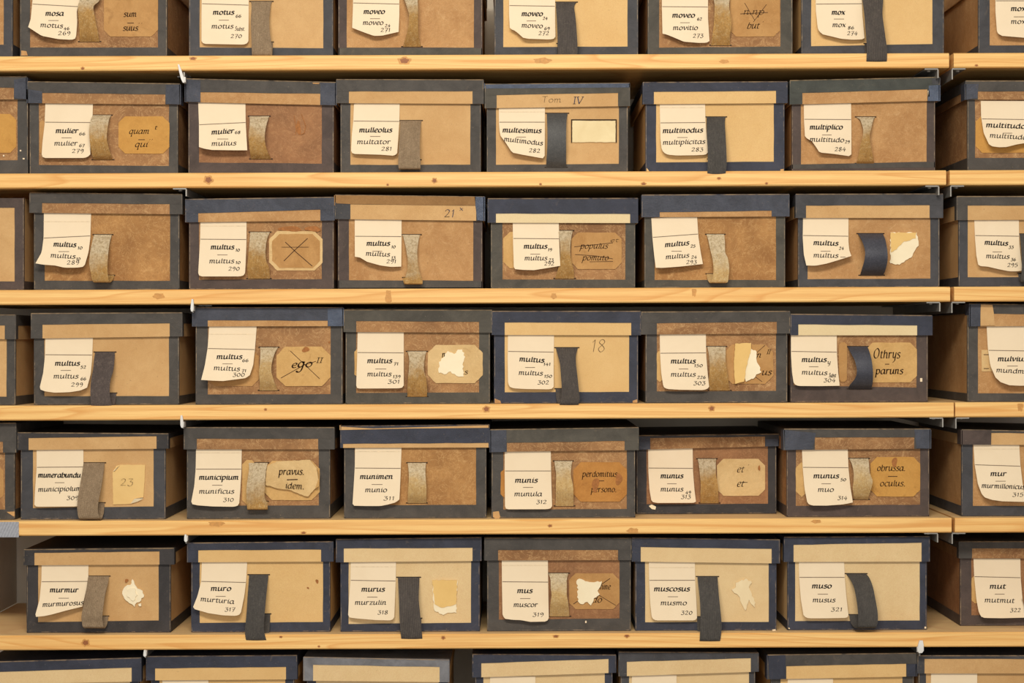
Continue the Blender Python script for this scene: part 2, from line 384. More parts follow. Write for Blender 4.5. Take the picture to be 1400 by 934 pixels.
# top of each shelf, from the foot of the boxes standing on it (photo y at x = 700)
ZS = {}
for r, yb in {1: 77.5, 2: 236.5, 3: 394.5, 4: 551.5, 5: 708.0, 6: 863.0, 7: 1020.0}.items():
    ZS[r] = at(700, yb, 0).z
TH = .0200
def X_at(px, r): return at(px, ybase(px, SF, ZS[r]), SF).x
def shelf(r, xa, xb, label, knots=()):
    z1, z0 = ZS[r] - .0004, ZS[r] - .0004 - TH
    m = MB(); b = .0016; n = 24; x0, x1 = X_at(xa, r), X_at(xb, r)
    prof = [(SF, z0 + b), (SF, z1 - b), (SF + b, z1), (SB, z1), (SB, z0), (SF + b, z0)]
    for i in range(len(prof)):
        p, q = prof[i], prof[(i + 1) % len(prof)]
        m.F([Vector((x0, *p)), Vector((x1, *p)), Vector((x1, *q)), Vector((x0, *q))], 3 if i == 2 else 0)
    m.F([Vector((x0, *p)) for p in prof]); m.F([Vector((x1, *p)) for p in reversed(prof)])
    for (px, py, rx, ry, dark) in knots:          # knots in the front edge
        c = at(px, py, SF); zc = min(max(c.z, z0 + .003), z1 - .003)
        for (k, mi, e) in ((1.35, 2, .00008), (.85, 1, .00016)):
            if not dark and mi == 1: continue
            pts = []
            for a in range(14):
                an = a * math.tau / 14; rr = 1 + .18 * math.sin(a * 2.3 + px)
                pts.append(Vector((c.x + rx * k * rr * math.cos(an) / 1000, SF - e, min(max(zc + ry * k * rr * math.sin(an) / 1000, z0 + b), z1 - b))))
            m.F(pts, mi)
    o = m.build('shelf_board', [pine_mat(), knot_mat, ring_mat, pine_mat(True)], loc=((x0 + x1) / 2, SB / 2, z0))
    tag(o, label, 'shelf', 'pine shelf boards of the rack'); o['_base'] = list(o.location)
    return o
shelf(1, -60, 1297.5, 'long pine shelf board under the topmost row of boxes', [(113, 95, 2.2, 2, 1), (264, 80, 4, 2, 1), (553, 83, 7, 4, 1), (742, 83, 9, 3, 0), (990, 84, 5, 2, 0)])
shelf(2, -60, 1293.5, 'long pine shelf board under the row starting with mulier 279', [(285, 246, 5, 4.5, 1), (594, 247, 3, 3, 1), (530, 256, 1.5, 1.4, 1), (739, 252.5, 1.6, 1.5, 1), (983, 244, 2.4, 1.6, 1), (880, 256, 3, 2, 1), (1048, 252, 1.8, 1.5, 1)])
shelf(3, -60, 1299, 'long pine shelf board under the row starting with multus 289', [(217, 405, 6, 3, 0), (531, 407, 3.2, 8, 0), (949, 399, 2.4, 5, 0), (757, 405, 3, 3, 0)])
shelf(4, -60, 1304, 'long pine shelf board under the row starting with multus 299', [(363, 560, 1.8, 1.6, 1), (665, 559.5, 4, 3.6, 1), (973, 558.5, 3.6, 3.2, 1)])
s5 = shelf(5, -60, 1301, 'long pine shelf board with grey taped left end under municipium 310', [(296, 716, 8, 3, 0), (415, 729, 3, 1.5, 1), (752, 719, 2.6, 1.8, 1), (865, 726, 6, 3, 0), (1116, 713, 5, 2, 0)])
shelf(6, -60, 1480, 'long pine shelf board under the row starting with murmur', [(117, 879, 4.4, 3.8, 1), (384, 869, 2, 1.4, 1), (436, 884, 1.5, 1.2, 1), (606, 872, 2.4, 2.2, 1), (760, 870, 3.4, 2, 1), (857, 868, 3, 2.6, 1)])
shelf(7, -60, 1480, 'lowest pine shelf board under the bottom row of half hidden boxes')
for r, x, t in ((1, 1304, 'short pine shelf board at right under the top box reading mox'), (2, 1298.5, 'short pine shelf board at right under the multitudo box'), (3, 1304.5, 'short pine shelf board at right under multus 295'),
             (4, 1306, 'short pine shelf board at right under mulvius'), (5, 1305.5, 'short pine shelf board at right under mur 315')):
    shelf(r, x, 1480, t, {1: [(1335, 93, 2, 1.3, 1)], 4: [(1395, 556, 3, 5, 0)]}.get(r, ()))
# silver ribbed tape round the left end of the shelf
m = MB(); xa, xb = X_at(-40, 5), X_at(26, 5); z1, z0 = ZS[5] - .001, ZS[5] - TH - .002
rows = []
for i in range(11):
    z = lerp(z1, z0, i / 10); rows.append([Vector((lerp(xa, xb, j / 66), SF - .0009 - (.0007 if (j + i) % 4 < 2 else 0), z)) for j in range(67)])
m.grid(rows)
m.F([Vector((xa, SF - .0009, z0)), Vector((xb, SF - .0009, z0)), Vector((xb, SF + .05, z0)), Vector((xa, SF + .05, z0))])
m.smooth = True
tp = m.build('end_tape', plain('silver_tape', (168, 170, 178), .38, .3, .12, 300), s5); tp['label'] = 'silver grey ribbed tape round the shelf end'
# grey upright panel left of the murmur box
m = MB(); xx = -.757
m.hexa([Vector((xx - .004, -.005, ZS[5] - TH - .002)), Vector((xx, -.005, ZS[5] - TH - .002)), Vector((xx, -.005, ZS[6])), Vector((xx - .004, -.005, ZS[6]))],
       [Vector((xx - .004, .30, ZS[5] - TH - .002)), Vector((xx, .30, ZS[5] - TH - .002)), Vector((xx, .30, ZS[6])), Vector((xx - .004, .30, ZS[6]))])
o = m.build('end_panel', plain('grey_panel', (208, 200, 188), .6, 0, .1, 12), loc=(xx, .15, ZS[6])); tag(o, 'plain grey upright end panel left of the murmur box', 'panel')
# brackets under the boards
def bracket(r, px, side, label, nose=None, web=.015, flange=.018, painted=False):
    zt = ZS[r] - .0004 - TH - .0003; y0, y1 = SF + .003, .295; t = .0016
    x = X_at(px, r); m = MB(); xs = x + side * flange
    def bx(xa, xb, ya, yb_, za, zb):
        m.hexa([Vector((xa, ya, zb)), Vector((xb, ya, zb)), Vector((xb, ya, za)), Vector((xa, ya, za))], [Vector((xa, yb_, zb)), Vector((xb, yb_, zb)), Vector((xb, yb_, za)), Vector((xa, yb_, za))])
    bx(min(x, xs), max(x, xs), y0 + (.05 if nose else 0), y1, zt - t, zt)                       # flange under the board
    bx(x - t / 2, x + t / 2, y0, y1, zt - web, zt - t)                   # web
    root = bpy.data.objects.new('shelf_bracket', None); C.objects.link(root); root.location = (x, .13, zt - web); root['_base'] = list(root.location)
    tag(root, label, 'bracket', 'metal brackets under the shelves')
    m.build('arm', steel, root)
    sc = MB(); cx, cz = lerp(x, xs, .55), zt - t; sy = y0 + (.062 if nose else .012)        # screw head under the flange
    for k in range(10):
        a, b = k * math.tau / 10, (k + 1) * math.tau / 10; R = .003
        p = lambda an, rr, z: Vector((cx + rr * math.cos(an), sy + rr * math.sin(an), z))
        sc.F([p(a, R, cz), p(b, R, cz), p(b, R * .7, cz - .0018), p(a, R * .7, cz - .0018)]); sc.F([p(a, R * .7, cz - .0018), p(b, R * .7, cz - .0018), Vector((cx, sy, cz - .0018))])
    sc.build('screw', steel, root)
    if nose:
        n = MB(); (xa, ya), (xb, yb_) = nose; wd = .0042 if px < 1000 else .0085
        yf = SF - .004
        a, b = at(xa, ya, yf), at(xb, yb_, yf)
        prof = [(a, .5), (a.lerp(b, .35), .85), (a.lerp(b, .8), 1.0), (b, .5)]
        fr = [p + Vector((-wd / 2 * k, 0, 0)) for p, k in prof] + [p + Vector((wd / 2 * k, 0, 0)) for p, k in reversed(prof)]
        n.plate(fr, Vector((0, .0032, 0))); n.F([p + Vector((0, .0032, 0)) for p in reversed(fr)])
        zb = b.z; n.hexa([Vector((b.x - wd / 2, yf + .003, zb + .008)), Vector((b.x + wd / 2, yf + .003, zb + .008)), Vector((b.x + wd / 2, yf + .003, zb + .001)), Vector((b.x - wd / 2, yf + .003, zb + .001))],
                         [Vector((x - t, y0 + .01, zb + .008)), Vector((x + t, y0 + .01, zb + .008)), Vector((x + t, y0 + .01, zb + .001)), Vector((x - t, y0 + .01, zb + .001))])
        n.build('hook_tip', white_metal, root)['label'] = 'white upturned tip of the bracket'
ords = {1: 'topmost', 2: 'second', 3: 'third', 4: 'fourth', 5: 'fifth', 6: 'sixth'}
for r, xl, xr in ((1, 1283, 1302.5), (2, 1284, 1300.5), (3, 1285.5, 1302), (4, 1289.5, 1307.5), (5, 1282.5, 1302.5)):
    bracket(r, xl, -1, 'grey steel bracket under the right end of the %s long shelf' % ords[r], web=.013)
    bracket(r, xr, 1, 'grey steel bracket under the left end of the %s short shelf' % ords[r], web=.015)
for r, x, nz, k in ((1, 251, ((244, 88), (251, 113)), -1), (2, 254, None, -1), (3, 263, ((263, 409), (262.5, 426)), 1), (4, 250, ((248, 568), (249, 585)), 1), (5, 254, ((253.5, 731), (254, 741)), 1), (6, 198, ((198, 889), (198, 898)), 1)):
    bracket(r, x, k, ('white tipped' if nz else 'plain grey') + ' bracket under the %s long shelf, near its left end' % ords[r], nose=nz, web=.011)
bracket(6, 1258, -1, 'white tipped bracket under the sixth long shelf, near its right end', nose=((1259.5, 876), (1258.5, 893)), web=.012)
# ------------------------------------------------------------------ the boxes
DEP = .262
KIND = {'kraft': 'kraft', 'light': 'light kraft', 'beige': 'beige', 'tan': 'tan', 'brown': 'worn brown', 'gold': 'mottled brown', 'red': 'reddish brown'}
TN = {'navy': 'navy', 'char': 'charcoal', 'slate': 'slate blue', 'brown': 'brown', 'olive': 'olive grey', 'black': 'black', 'grey': 'dark grey', 'green': 'greenish grey', 'gloss': 'glossy blue', 'glare': 'pale grey'}
def jit(a, b, n, amp):
    """points from a to b with small wobble, ends kept"""
    out = [a]
    dx, dy = b[0] - a[0], b[1] - a[1]; L = math.hypot(dx, dy) or 1
    for k in range(1, n):
        t = k / n; o = random.uniform(-amp, amp); out.append((a[0] + dx * t - dy / L * o, a[1] + dy * t + dx / L * o))
    return out + [b]
def tray(mb, fr, dep, wall, open_top):
    """open box: fr = TL, TR, BR, BL in the world, walls of given thickness; mouth up or down"""
    TL, TR, BR, BL = fr; dv = Vector((0, dep, 0))
    up = (TL - BL).normalized() * wall; rt = (TR - TL).normalized() * wall; bk = Vector((0, wall, 0))
    o_f = [TL, TR, BR, BL]; o_b = [p + dv for p in o_f]
    i_f = [TL + rt + bk, TR - rt + bk, BR - rt + bk, BL + rt + bk]; i_b = [p + dv - 2 * bk for p in i_f]
    if open_top:
        for L in (i_f, i_b): L[2] = L[2] + up; L[3] = L[3] + up
    else:
        for L in (i_f, i_b): L[0] = L[0] - up; L[1] = L[1] - up
    a, b, c, d = o_f; e, f, g, h = o_b
    mb.F((a, d, c, b)); mb.F((e, f, g, h)); mb.F((a, e, h, d)); mb.F((b, c, g, f))
    mb.F((d, h, g, c) if open_top else (a, b, f, e))
    A, B_, C_, D_ = i_f; E, F_, G_, H = i_b
    mb.F((A, B_, C_, D_)); mb.F((E, H, G_, F_)); mb.F((A, D_, H, E)); mb.F((B_, F_, G_, C_))
    mb.F((D_, C_, G_, H) if open_top else (A, E, F_, B_))
    o1, o2, o3, o4 = (a, b, f, e) if open_top else (d, c, g, h)
    i1, i2, i3, i4 = (A, B_, F_, E) if open_top else (D_, C_, G_, H)
    for p, q, pi, qi in ((o1, o2, i1, i2), (o2, o3, i2, i3), (o3, o4, i3, i4), (o4, o1, i4, i1)): mb.F((p, q, qi, pi))
def sideplate(mb, p0, p1, p2, p3, nx, t, mi=0):
    q = [p0, p1, p2, p3]; off = Vector((nx * t, 0, 0))
    mb.plate([p + off for p in q], -off * .98, mi)
def box(row, words, lid, strip, body, panel, mats, card=None, strap=None, ext=(), lidx=(), y0=0.0, label=None, nolid=False, sidetape=True):
    """pixel measurements of one box. lid = TLx, TLy, TRx, TRy, BRy, BLy; strip = x0, y0, x1, y1 (bare board on the lid front);
    body = xl, xr; panel = x0, x1, ybl, ybr; mats = board, lid board, body tape, lid tape"""
    kb, kl, tb, tl = mats; Z = ZS[row]
    xl, xr = body; fy = y0
    cx = (xl + xr) / 2
    base = at(cx, ybase(cx, fy, Z), fy); base.z = Z; base.y = fy + DEP / 2
    root = bpy.data.objects.new('archive_box', None); C.objects.link(root); root.location = base; root['_base'] = list(base)
    if label is None: label = '%s box edged in %s tape, tag reading %s' % (KIND[kb], TN[tb], words)
    tag(root, label, 'box', 'archive boxes on the shelves')
    ltx, lty, rtx, rty, rby, lby = lid
    yT = min(rby, lby) - (14 if not nolid else 0)
    if nolid: yT = lty
    P = lambda x, y, e=0.0: at(x, y, fy - e)
    bl, br = ybase(xl, fy, Z), ybase(xr, fy, Z)
    # body: an open tray of board under the lid
    m = MB(); fr = [P(xl, yT), P(xr, yT), P(xr, br), P(xl, bl)]
    fr[2].z = fr[3].z = Z; tray(m, fr, DEP, .0025, True)
    bo = m.build('body', card_mat(kb), root)
    # cloth tape round the body: three strips on the front, two on each side
    x0, x1, pl, pr = panel; e = .0005; bk = Vector((0, e * .95, 0)); m = MB()
    jl = jit((x0, yT), (x0, pl + 1), 5, .25); m.plate([P(xl, yT, e), P(xl, bl, e)] + [P(*p, e) for p in ((x0, bl - 1),) + tuple(reversed(jl))], bk)
    jr = jit((x1, yT), (x1, pr + 1), 5, .25); m.plate([P(*p, e) for p in jr] + [P(x1, br - 1, e), P(xr, br, e), P(xr, yT, e)], bk)
    e2 = e + .0003; jb = jit((xl, pl), (xr, pr), 7, .25)
    pb = [P(*p, e2) for p in reversed(jb)] + [P(xl, bl, e2), P(xr, br, e2)]; pb[-1].z = pb[-2].z = Z + .0002; m.plate(pb, Vector((0, e2 * .95, 0)))
    if nolid: m.plate([P(xr, yT, e2), P(xl, yT, e2), P(xl, yT + 13, e2), P(xr, yT + 13, e2)], Vector((0, e2 * .95, 0)))
    hgt = (bl - pl) / 1000.0
    for sx, X in ((-1, fr[3].x), (1, fr[2].x)):
        if sidetape:
            q = [Vector((X, fy, Z + hgt)), Vector((X, fy + DEP, Z + hgt)), Vector((X, fy + DEP, Z + .0002)), Vector((X, fy, Z + .0002))]
            sideplate(m, *(q if sx < 0 else q[::-1]), sx, e)
        zt = fr[0].z; Xt = (fr[0] if sx < 0 else fr[1]).x
        q = [Vector((Xt, fy - e, zt)), Vector((Xt, fy + .003, zt)), Vector((X, fy + .003, Z + hgt)), Vector((X, fy - e, Z + hgt))]
        sideplate(m, *(q if sx < 0 else q[::-1]), sx, e)
    for X, yb_ in ((xl + .5, bl), (xr - .5, br)):
        m.F([P(X - .5, yT, .0011), P(X - .5, yb_, .0011), P(X + .4, yb_, .0011), P(X + .4, yT, .0011)], 1)
    q = [P(xl, bl - 1.6, .0011), P(xl, bl - .6, .0011), P(xr, br - .6, .0011), P(xr, br - 1.6, .0011)]; m.F(q, 2)
    m.build('edge_tape', [tape_mat(tb), edge_mat(tb, .44), edge_mat(tb, .5)], bo)
    # lid: cap with its mouth down
    lf = .0052; LP = lambda x, y, e=0.0: at(x, y, fy - lf - e)
    li = None
    if not nolid:
        m = MB(); q = [LP(ltx, lty), LP(rtx, rty), LP(rtx, rby), LP(ltx, lby)]
        tray(m, q, DEP + 2 * lf, .002, False)
        li = m.build('lid', card_mat(kl), root)
        m = MB(); sx0, sy0, sx1, sy1 = strip; t = Vector((0, e * .95, 0)); t2 = Vector((0, e2 * .95, 0))
        m.plate([LP(ltx, lty, e), LP(ltx, lby, e), LP(sx0, lerp(lby, rby, (sx0 - ltx) / (rtx - ltx)), e), LP(sx0, lty + 1, e)], t)
        m.plate([LP(sx1, rty + 1, e), LP(sx1, lerp(lby, rby, (sx1 - ltx) / (rtx - ltx)), e), LP(rtx, rby, e), LP(rtx, rty, e)], t)
        jb = jit((sx0, sy0), (sx1, sy1), 7, .3)
        top = [LP(ltx, lty, e2), LP(ltx, sy0, e2)] + [LP(*p, e2) for p in jb] + [LP(rtx, sy1, e2), LP(rtx, rty, e2)]
        m.plate(top, t2)
        dz = Vector((0, 0, .0004)); dv = Vector((0, DEP + 2 * lf, 0))       # top of the lid, covered in the same tape
        m.plate([q[0] + dz, q[1] + dz, q[1] + dv + dz, q[0] + dv + dz], -dz * .95)
        m.F([LP(ltx, lty + .5, .0011), LP(rtx, rty + .5, .0011), LP(rtx, rty - .9, -.0005), LP(ltx, lty - .9, -.0005)], 1)
        for (X, ya, yb_) in ((ltx + .5, lty, lby), (rtx - .5, rty, rby)):
            m.F([LP(X - .5, ya, .0012), LP(X - .5, yb_, .0012), LP(X + .4, yb_, .0012), LP(X + .4, ya, .0012)], 2)
        for s_, A, B_, hh in ((-1, q[0], q[3], sy0 - lty), (1, q[1], q[2], sy1 - rty)):
            hz = Vector((0, 0, max(.006, hh / 1000.0)))
            r_ = [A, A + dv, A + dv - hz, A - hz]; sideplate(m, *(r_ if s_ < 0 else r_[::-1]), s_, e)
            dv2 = Vector((0, .011, 0)); r_ = [A - hz, A - hz + dv2, B_ + dv2, B_]; sideplate(m, *(r_ if s_ < 0 else r_[::-1]), s_, e)
        m.build('lid_tape', [tape_mat(tl), edge_mat(tl, .36), edge_mat(tl, .5)], li)
    for it in lidx:
        k = it[0]
        if k == 'patch':        # a piece of tape or board stuck on the lid front
            _, poly, mt = it; m = MB(); m.plate([LP(*p, .0012) for p in poly][::-1], Vector((0, .0011, 0)))
            if min(p[0] for p in poly) <= ltx + 1.5 or max(p[0] for p in poly) >= rtx - 1.5:      # wraps round the corner
                s_ = -1 if min(p[0] for p in poly) <= ltx + 1.5 else 1
                X = ltx if s_ < 0 else rtx; ys = [p[1] for p in poly]
                A, B_ = LP(X, min(ys), .0012), LP(X, max(ys), .0012); dv2 = Vector((0, .022, 0))
                r_ = [A, A + dv2, B_ + dv2, B_]; sideplate(m, *(r_ if s_ < 0 else r_[::-1]), s_, .0012)
            m.build('tape_patch', mt, li)
        elif k == 'pen':
            m = MB(); write(m, *it[1:6], it[6], lambda x, y: LP(x, y, .0006)); m.build('writing', ink_mat(it[7]), li)
    # hanging paper tag
    if card: name_tag(root, card, P)
    if strap: pull_strap(root, bo, strap, P)
    for i, it in enumerate(ext): extra(root, bo, it, P, i)
    return root
def name_tag(root, c, P):
    L, Bt, R = c['L'], c.get('B', []), c['R']; cl, cr = c.get('curl', (.007, .007))
    top = [L[0], R[0]]; bot = [L[-1]] + list(Bt) + [R[-1]]
    y0 = min(L[0][1], R[0][1]); y1 = max(p[1] for p in bot); xa, xb = L[0][0], R[0][0]
    def surf(px, py):
        u = min(1.2, max(-.2, (px - xa) / (xb - xa))); v = max(0.0, (py - y0) / (y1 - y0))
        return .0016 + lerp(cl, cr, u) * v ** 1.8 + .0009 * math.sin(3.1 * u) * v
    nu, nv = 18, 14; rows = []
    for j in range(nv + 1):
        v = j / nv; row = []
        l, r = poly_at(L, v), poly_at(R, v)
        for i in range(nu + 1):
            u = i / nu; t, b = poly_at(top, u), poly_at(bot, u)
            x = (1 - v) * t[0] + v * b[0] + (1 - u) * l[0] + u * r[0] - ((1 - u) * (1 - v) * L[0][0] + u * (1 - v) * R[0][0] + (1 - u) * v * L[-1][0] + u * v * R[-1][0])
            y = (1 - v) * t[1] + v * b[1] + (1 - u) * l[1] + u * r[1] - ((1 - u) * (1 - v) * L[0][1] + u * (1 - v) * R[0][1] + (1 - u) * v * L[-1][1] + u * v * R[-1][1])
            row.append(P(x, y, surf(x, y)))
        rows.append(row)
    m = MB(); m.grid(rows); m.smooth = True
    th = Vector((0, .0004, 0)); m.grid([[p + th for p in r] for r in rows], flip=True)
    o = m.build('name_tag', paper_mat('tag'), root)
    if 'say' in c: o['label'] = c['say']
    put = lambda x, y: P(x, y, surf(x, y) + .00035)
    m = MB()
    if 'rule' in c:
        yl, yr = c['rule']; f = lambda y: (poly_at(L, min(1, (y - L[0][1]) / (L[-1][1] - L[0][1])))[0], poly_at(R, min(1, (y - R[0][1]) / (R[-1][1] - R[0][1])))[0])
        pline(m, [(f(yl)[0] + .6, yl), (f(yr)[1] - .4, yr)], .9, put, 2)
    if 'crease' in c: pline(m, [(lerp(L[0][0], L[-1][0], .1) + .6, c['crease']), (lerp(R[0][0], R[-1][0], .1) - .6, c['crease'])], .6, put, 3)
    for wd in c.get('w', ()):
        k = wd[0]
        if k == '-': pline(m, [(wd[1], wd[3]), (wd[2], wd[3])], .8, put, 2); continue
        t_, x0, x1, b_ = wd[1:5]
        xh, nib, mi = {'A': (4.9, 2.0, 0), 'B': (4.6, 1.5, 1), 's': (3.8, 1.2 if len(wd[1]) < 4 else .85, 0), 'n': (4.9, 1.2, 1)}[k]
        if k in 'AB' : x1 = x1 + .5
        write(m, t_, x0, x1, b_, xh, nib, put, mi)
    if m.f: m.build('lettering', [ink_mat('black'), ink_mat('soft'), ink_mat('rule'), ink_mat('faint')], o)
def pull_strap(root, bo, s, P):
    """rows = (xl, xr, y); b = how far it stands out; ret = (xl, xr, y) end of the loop tucked back into the lower slot"""
    rows = s['rows']; b = s.get('b', .012); n = len(rows); pts = []
    ret = s.get('ret'); y0, y1 = rows[0][2], rows[-1][2]
    for i, (a, c, y) in enumerate(rows):
        t = (y - y0) / (y1 - y0)
        if ret: Y = b * min(1.0, math.sin(min(1, t * 1.1) * math.pi * .5) ** .75) * (1 if t < .9 else .93)
        else: Y = b * max(0.0, math.sin(math.pi * min(1, max(0, t)))) ** .65
        pts.append((a, c, y, Y + .0012))
    if ret:
        a, c, y = ret; la, lc, ly = rows[-1]
        pts.append((lerp(la, a, .35), lerp(lc, c, .35), ly + .8, b * .55)); pts.append((lerp(la, a, .8), lerp(lc, c, .8), lerp(ly, y, .35), b * .22)); pts.append((a, c, y, .0006))
    cv = crom(pts, 7); nu = 7
    fr, bk = [], []
    tk = .0011
    for i, (a, c, y, Y) in enumerate(cv):
        p, q = cv[max(0, i - 1)], cv[min(len(cv) - 1, i + 1)]
        dy, dY = (q[2] - p[2]) / 1000, q[3] - p[3]; L = math.hypot(dy, dY) or 1
        nrm_out, nrm_y = dy / L, dY / L           # front normal of the ribbon: out of the page and up/down the page
        rf, rb = [], []
        for j in range(nu + 1):
            u = j / nu; x = lerp(a, c, u); cup = .0005 * math.sin(math.pi * u)
            rf.append(P(x, y - nrm_y * 0, Y + cup))
            rb.append(P(x, y + nrm_y * tk * 1000, max(.0001, Y + cup - nrm_out * tk)))
        fr.append(rf); bk.append(rb)
    m = MB(); T = len(cv) - 1
    m.grid(fr, uvs=lambda i, j: (j / nu, i / T * 2)); m.grid(bk, uvs=lambda i, j: (j / nu, i / T * 2), flip=True)
    for side in (0, nu):
        m.grid([[fr[i][side], bk[i][side]] for i in range(T + 1)], uvs=lambda i, j: (side / nu, i / T * 2), flip=(side == 0))
    m.smooth = True
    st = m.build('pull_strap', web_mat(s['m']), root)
    if s.get('slots', True):
        a, c, y = rows[0]
        sl = [(a - 2.2, c + 2.2, y)]
        if ret: sl.append((ret[0] - 1.5, ret[1] + 1.5, ret[2] - .4))
        else: sl.append((rows[-1][0] - 2.5, rows[-1][1] + 2.5, rows[-1][2]))
        for (a, c, y) in sl:
            m = MB(); m.F([P(a, y - .9, .0009), P(a, y + .5, .0009), P(c, y + .5, .0009), P(c, y - .9, .0009)]); m.build('slot', ink_mat('slot'), bo)
def extra(root, bo, it, P0, lay=0):
    k = it[0]; P = lambda x, y, e=0.0: P0(x, y, e + lay * .0004)
    if k == 'oct':      # eight-sided old paper label with its writing
        _, x0, y0, x1, y1, ch, mt, ws = it
        pts = [(x0 + ch, y0), (x0, y0 + ch), (x0, y1 - ch), (x0 + ch, y1), (x1 - ch, y1), (x1, y1 - ch), (x1, y0 + ch), (x1 - ch, y0)]
        ring = []
        for a, b in zip(pts, pts[1:] + pts[:1]): ring += jit(a, b, 4, .35)[:-1]
        m = MB(); m.plate([P(*p, .0011) for p in ring], Vector((0, .001, 0)))
        lab = m.build('old_label', paper_mat(mt), root); put = lambda x, y: P(x, y, .0014)
        if ws:
            m = MB()
            for wd in ws:
                if wd[0] == '-': pline(m, [(wd[1], wd[3]), (wd[2], wd[3])], 1.0, put)
                elif wd[0] == 'x': pline(m, wd[1], wd[2], put)
                else: write(m, wd[1], wd[2], wd[3], wd[4], wd[5] if len(wd) > 5 else 5.0, wd[6] if len(wd) > 6 else 1.3, put, 0, .3 if wd[0] == 'i' else .12)
            m.build('lettering', ink_mat('brown'), lab)
    elif k == 'torn':   # scrap of torn paper still glued to the board
        _, poly, mt = it[:3]; amp = it[3] if len(it) > 3 else 1.1; ring = []
        for a, b in zip(poly, poly[1:] + poly[:1]):
            n = max(1, int(math.dist(a, b) / 2.6)); ring += jit(a, b, n, amp)[:-1]
        h = it[4] if len(it) > 4 else .0018
        m = MB(); m.plate([P(*p, h) for p in ring], Vector((0, h * .9, 0)))
        o = m.build('torn_paper', paper_mat(mt), root)
    elif k == 'curl':   # upturned corner or flap of a paper: three or four points with their stand-out
        _, pts, mt = it; m = MB(); m.F([P(x, y, e) for x, y, e in pts]); m.F([P(x, y, e - .0003) for x, y, e in reversed(pts)]); m.build('paper_flap', paper_mat(mt), root)
    elif k == 'pen':
        m = MB(); write(m, *it[1:6], it[6], lambda x, y: P(x, y, .0007 if len(it) < 9 else it[8])); m.build('writing', ink_mat(it[7]), bo)
    elif k == 'line':
        m = MB(); pline(m, it[1], it[2], lambda x, y: P(x, y, it[4] if len(it) > 4 else .0007)); m.build('writing', ink_mat(it[3]), bo)
    elif k == 'stain':
        _, cx, cy, rx, ry = it[:5]; m = MB(); pts = []
        for a in range(18):
            an = a * math.tau / 18; rr = 1 + .14 * math.sin(2 * an + cx) + .12 * math.sin(3 * an + cy); pts.append(P(cx + rx * rr * math.cos(an), cy + ry * rr * math.sin(an), it[5] if len(it) > 5 else .0006))
        m.F(pts); m.build('stain', ink_mat('stain'), bo)
    elif k == 'chip':   # worn corner or fleck showing bare board
        _, poly, mt = it; m = MB(); m.plate([P(*p, .0011) for p in poly], Vector((0, .001, 0))); m.build('worn_spot', mt, bo)
    elif k == 'frame':  # raised label frame of board round a window
        _, x0, y0, x1, y1 = it; m = MB()
        for q in (((x0 - 1.2, y0 - 1.4), (x0 - 1.2, y0), (x1 + 1.2, y0), (x1 + 1.2, y0 - 1.4)), ((x0 - 1.2, y0), (x0 - 1.2, y1), (x0, y1), (x0, y0)), ((x1, y0), (x1, y1), (x1 + 1.2, y1), (x1 + 1.2, y0))):
            m.plate([P(*p, .0016) for p in q], Vector((0, .0015, 0)))
        m.build('label_frame', ink_mat('slot'), root)
TM, CM, PM = tape_mat, card_mat, paper_mat
def num(t, x0, x1, y): return ('n', t, x0, x1, y)
# ---- top row: only the lower halves are in the picture
LT1 = lambda xl, xr: (xl - 3, -52, xr + 3, -52, -17, -17)
box(1, '', LT1(-185, 17), (-170, -36, 2, -36), (-185, 17), (-170, 5, 61, 61), ('tan', 'tan', 'grey', 'grey'), label='box cut off by the left edge on the topmost shelf, only its right side showing')
box(1, 'mosa and 269', LT1(28, 228), (45, -36, 212, -36), (28, 228), (41, 216, 65, 65), ('brown', 'brown', 'char', 'char'),
    dict(L=[(46, -16), (44, 5), (42, 26), (38.5, 37)], B=[(57, 49), (80, 53.5), (98, 54.4), (102.5, 53)], R=[(109, -16), (109, 2), (105, 15), (105.5, 32), (104, 49)], curl=(.016, .007), rule=(5.5, 9),
         w=[('A', 'mosa', 62, 87, 21.5), ('-', 66, 80, 28), ('B', 'motus', 55, 86, (37, 38.5)), ('s', '46', 87, 95, 41), num('269', 79, 97, 48)]),
    dict(m='gold', b=.014, rows=[(112, 140, -20), (109, 136, 0), (106.5, 128, 9), (107.5, 130, 25), (108.5, 134, 45), (109, 136, 57)]),
    [('oct', 142, -12, 216, 50, 9, 'label_brown', [('u', 'sum', 169, 187, 23, 5.6, 1.5), ('-', 174, 183, 31.5), ('u', 'suus', 168, 189, 42, 5.6, 1.5), ('u', "''", 188, 195, 38)]), ('chip', [(29, 69), (29, 76), (38, 76), (36, 70)], CM('tan'))])
box(1, 'motus and 270', LT1(259, 455), (276, -36, 440, -36), (259, 455), (273, 442, 64.5, 66), ('kraft', 'kraft', 'grey', 'grey'),
    dict(L=[(276, -16), (275.5, 20), (275.5, 56)], B=[(277, 58.8), (281, 60), (333, 61), (337.5, 59.5)], R=[(340, -16), (340, 20), (339.6, 56)], curl=(.005, .006), rule=(5, 7),
         w=[('A', 'motus', 291, 320, 20), ('s', '66', 322, 330, 24), ('-', 299, 313, 27.5), ('B', 'motus', 289, 319, 39), ('s', 'Subst.', 321, 335, 42), num('270', 315, 331, 52)]),
    dict(m='taupe', b=.016, rows=[(343, 372, 2), (344, 370, 8), (343, 368, 28), (343.5, 369, 45), (344, 371, 60), (344.5, 372, 74.5)], ret=(346, 373, 58)))
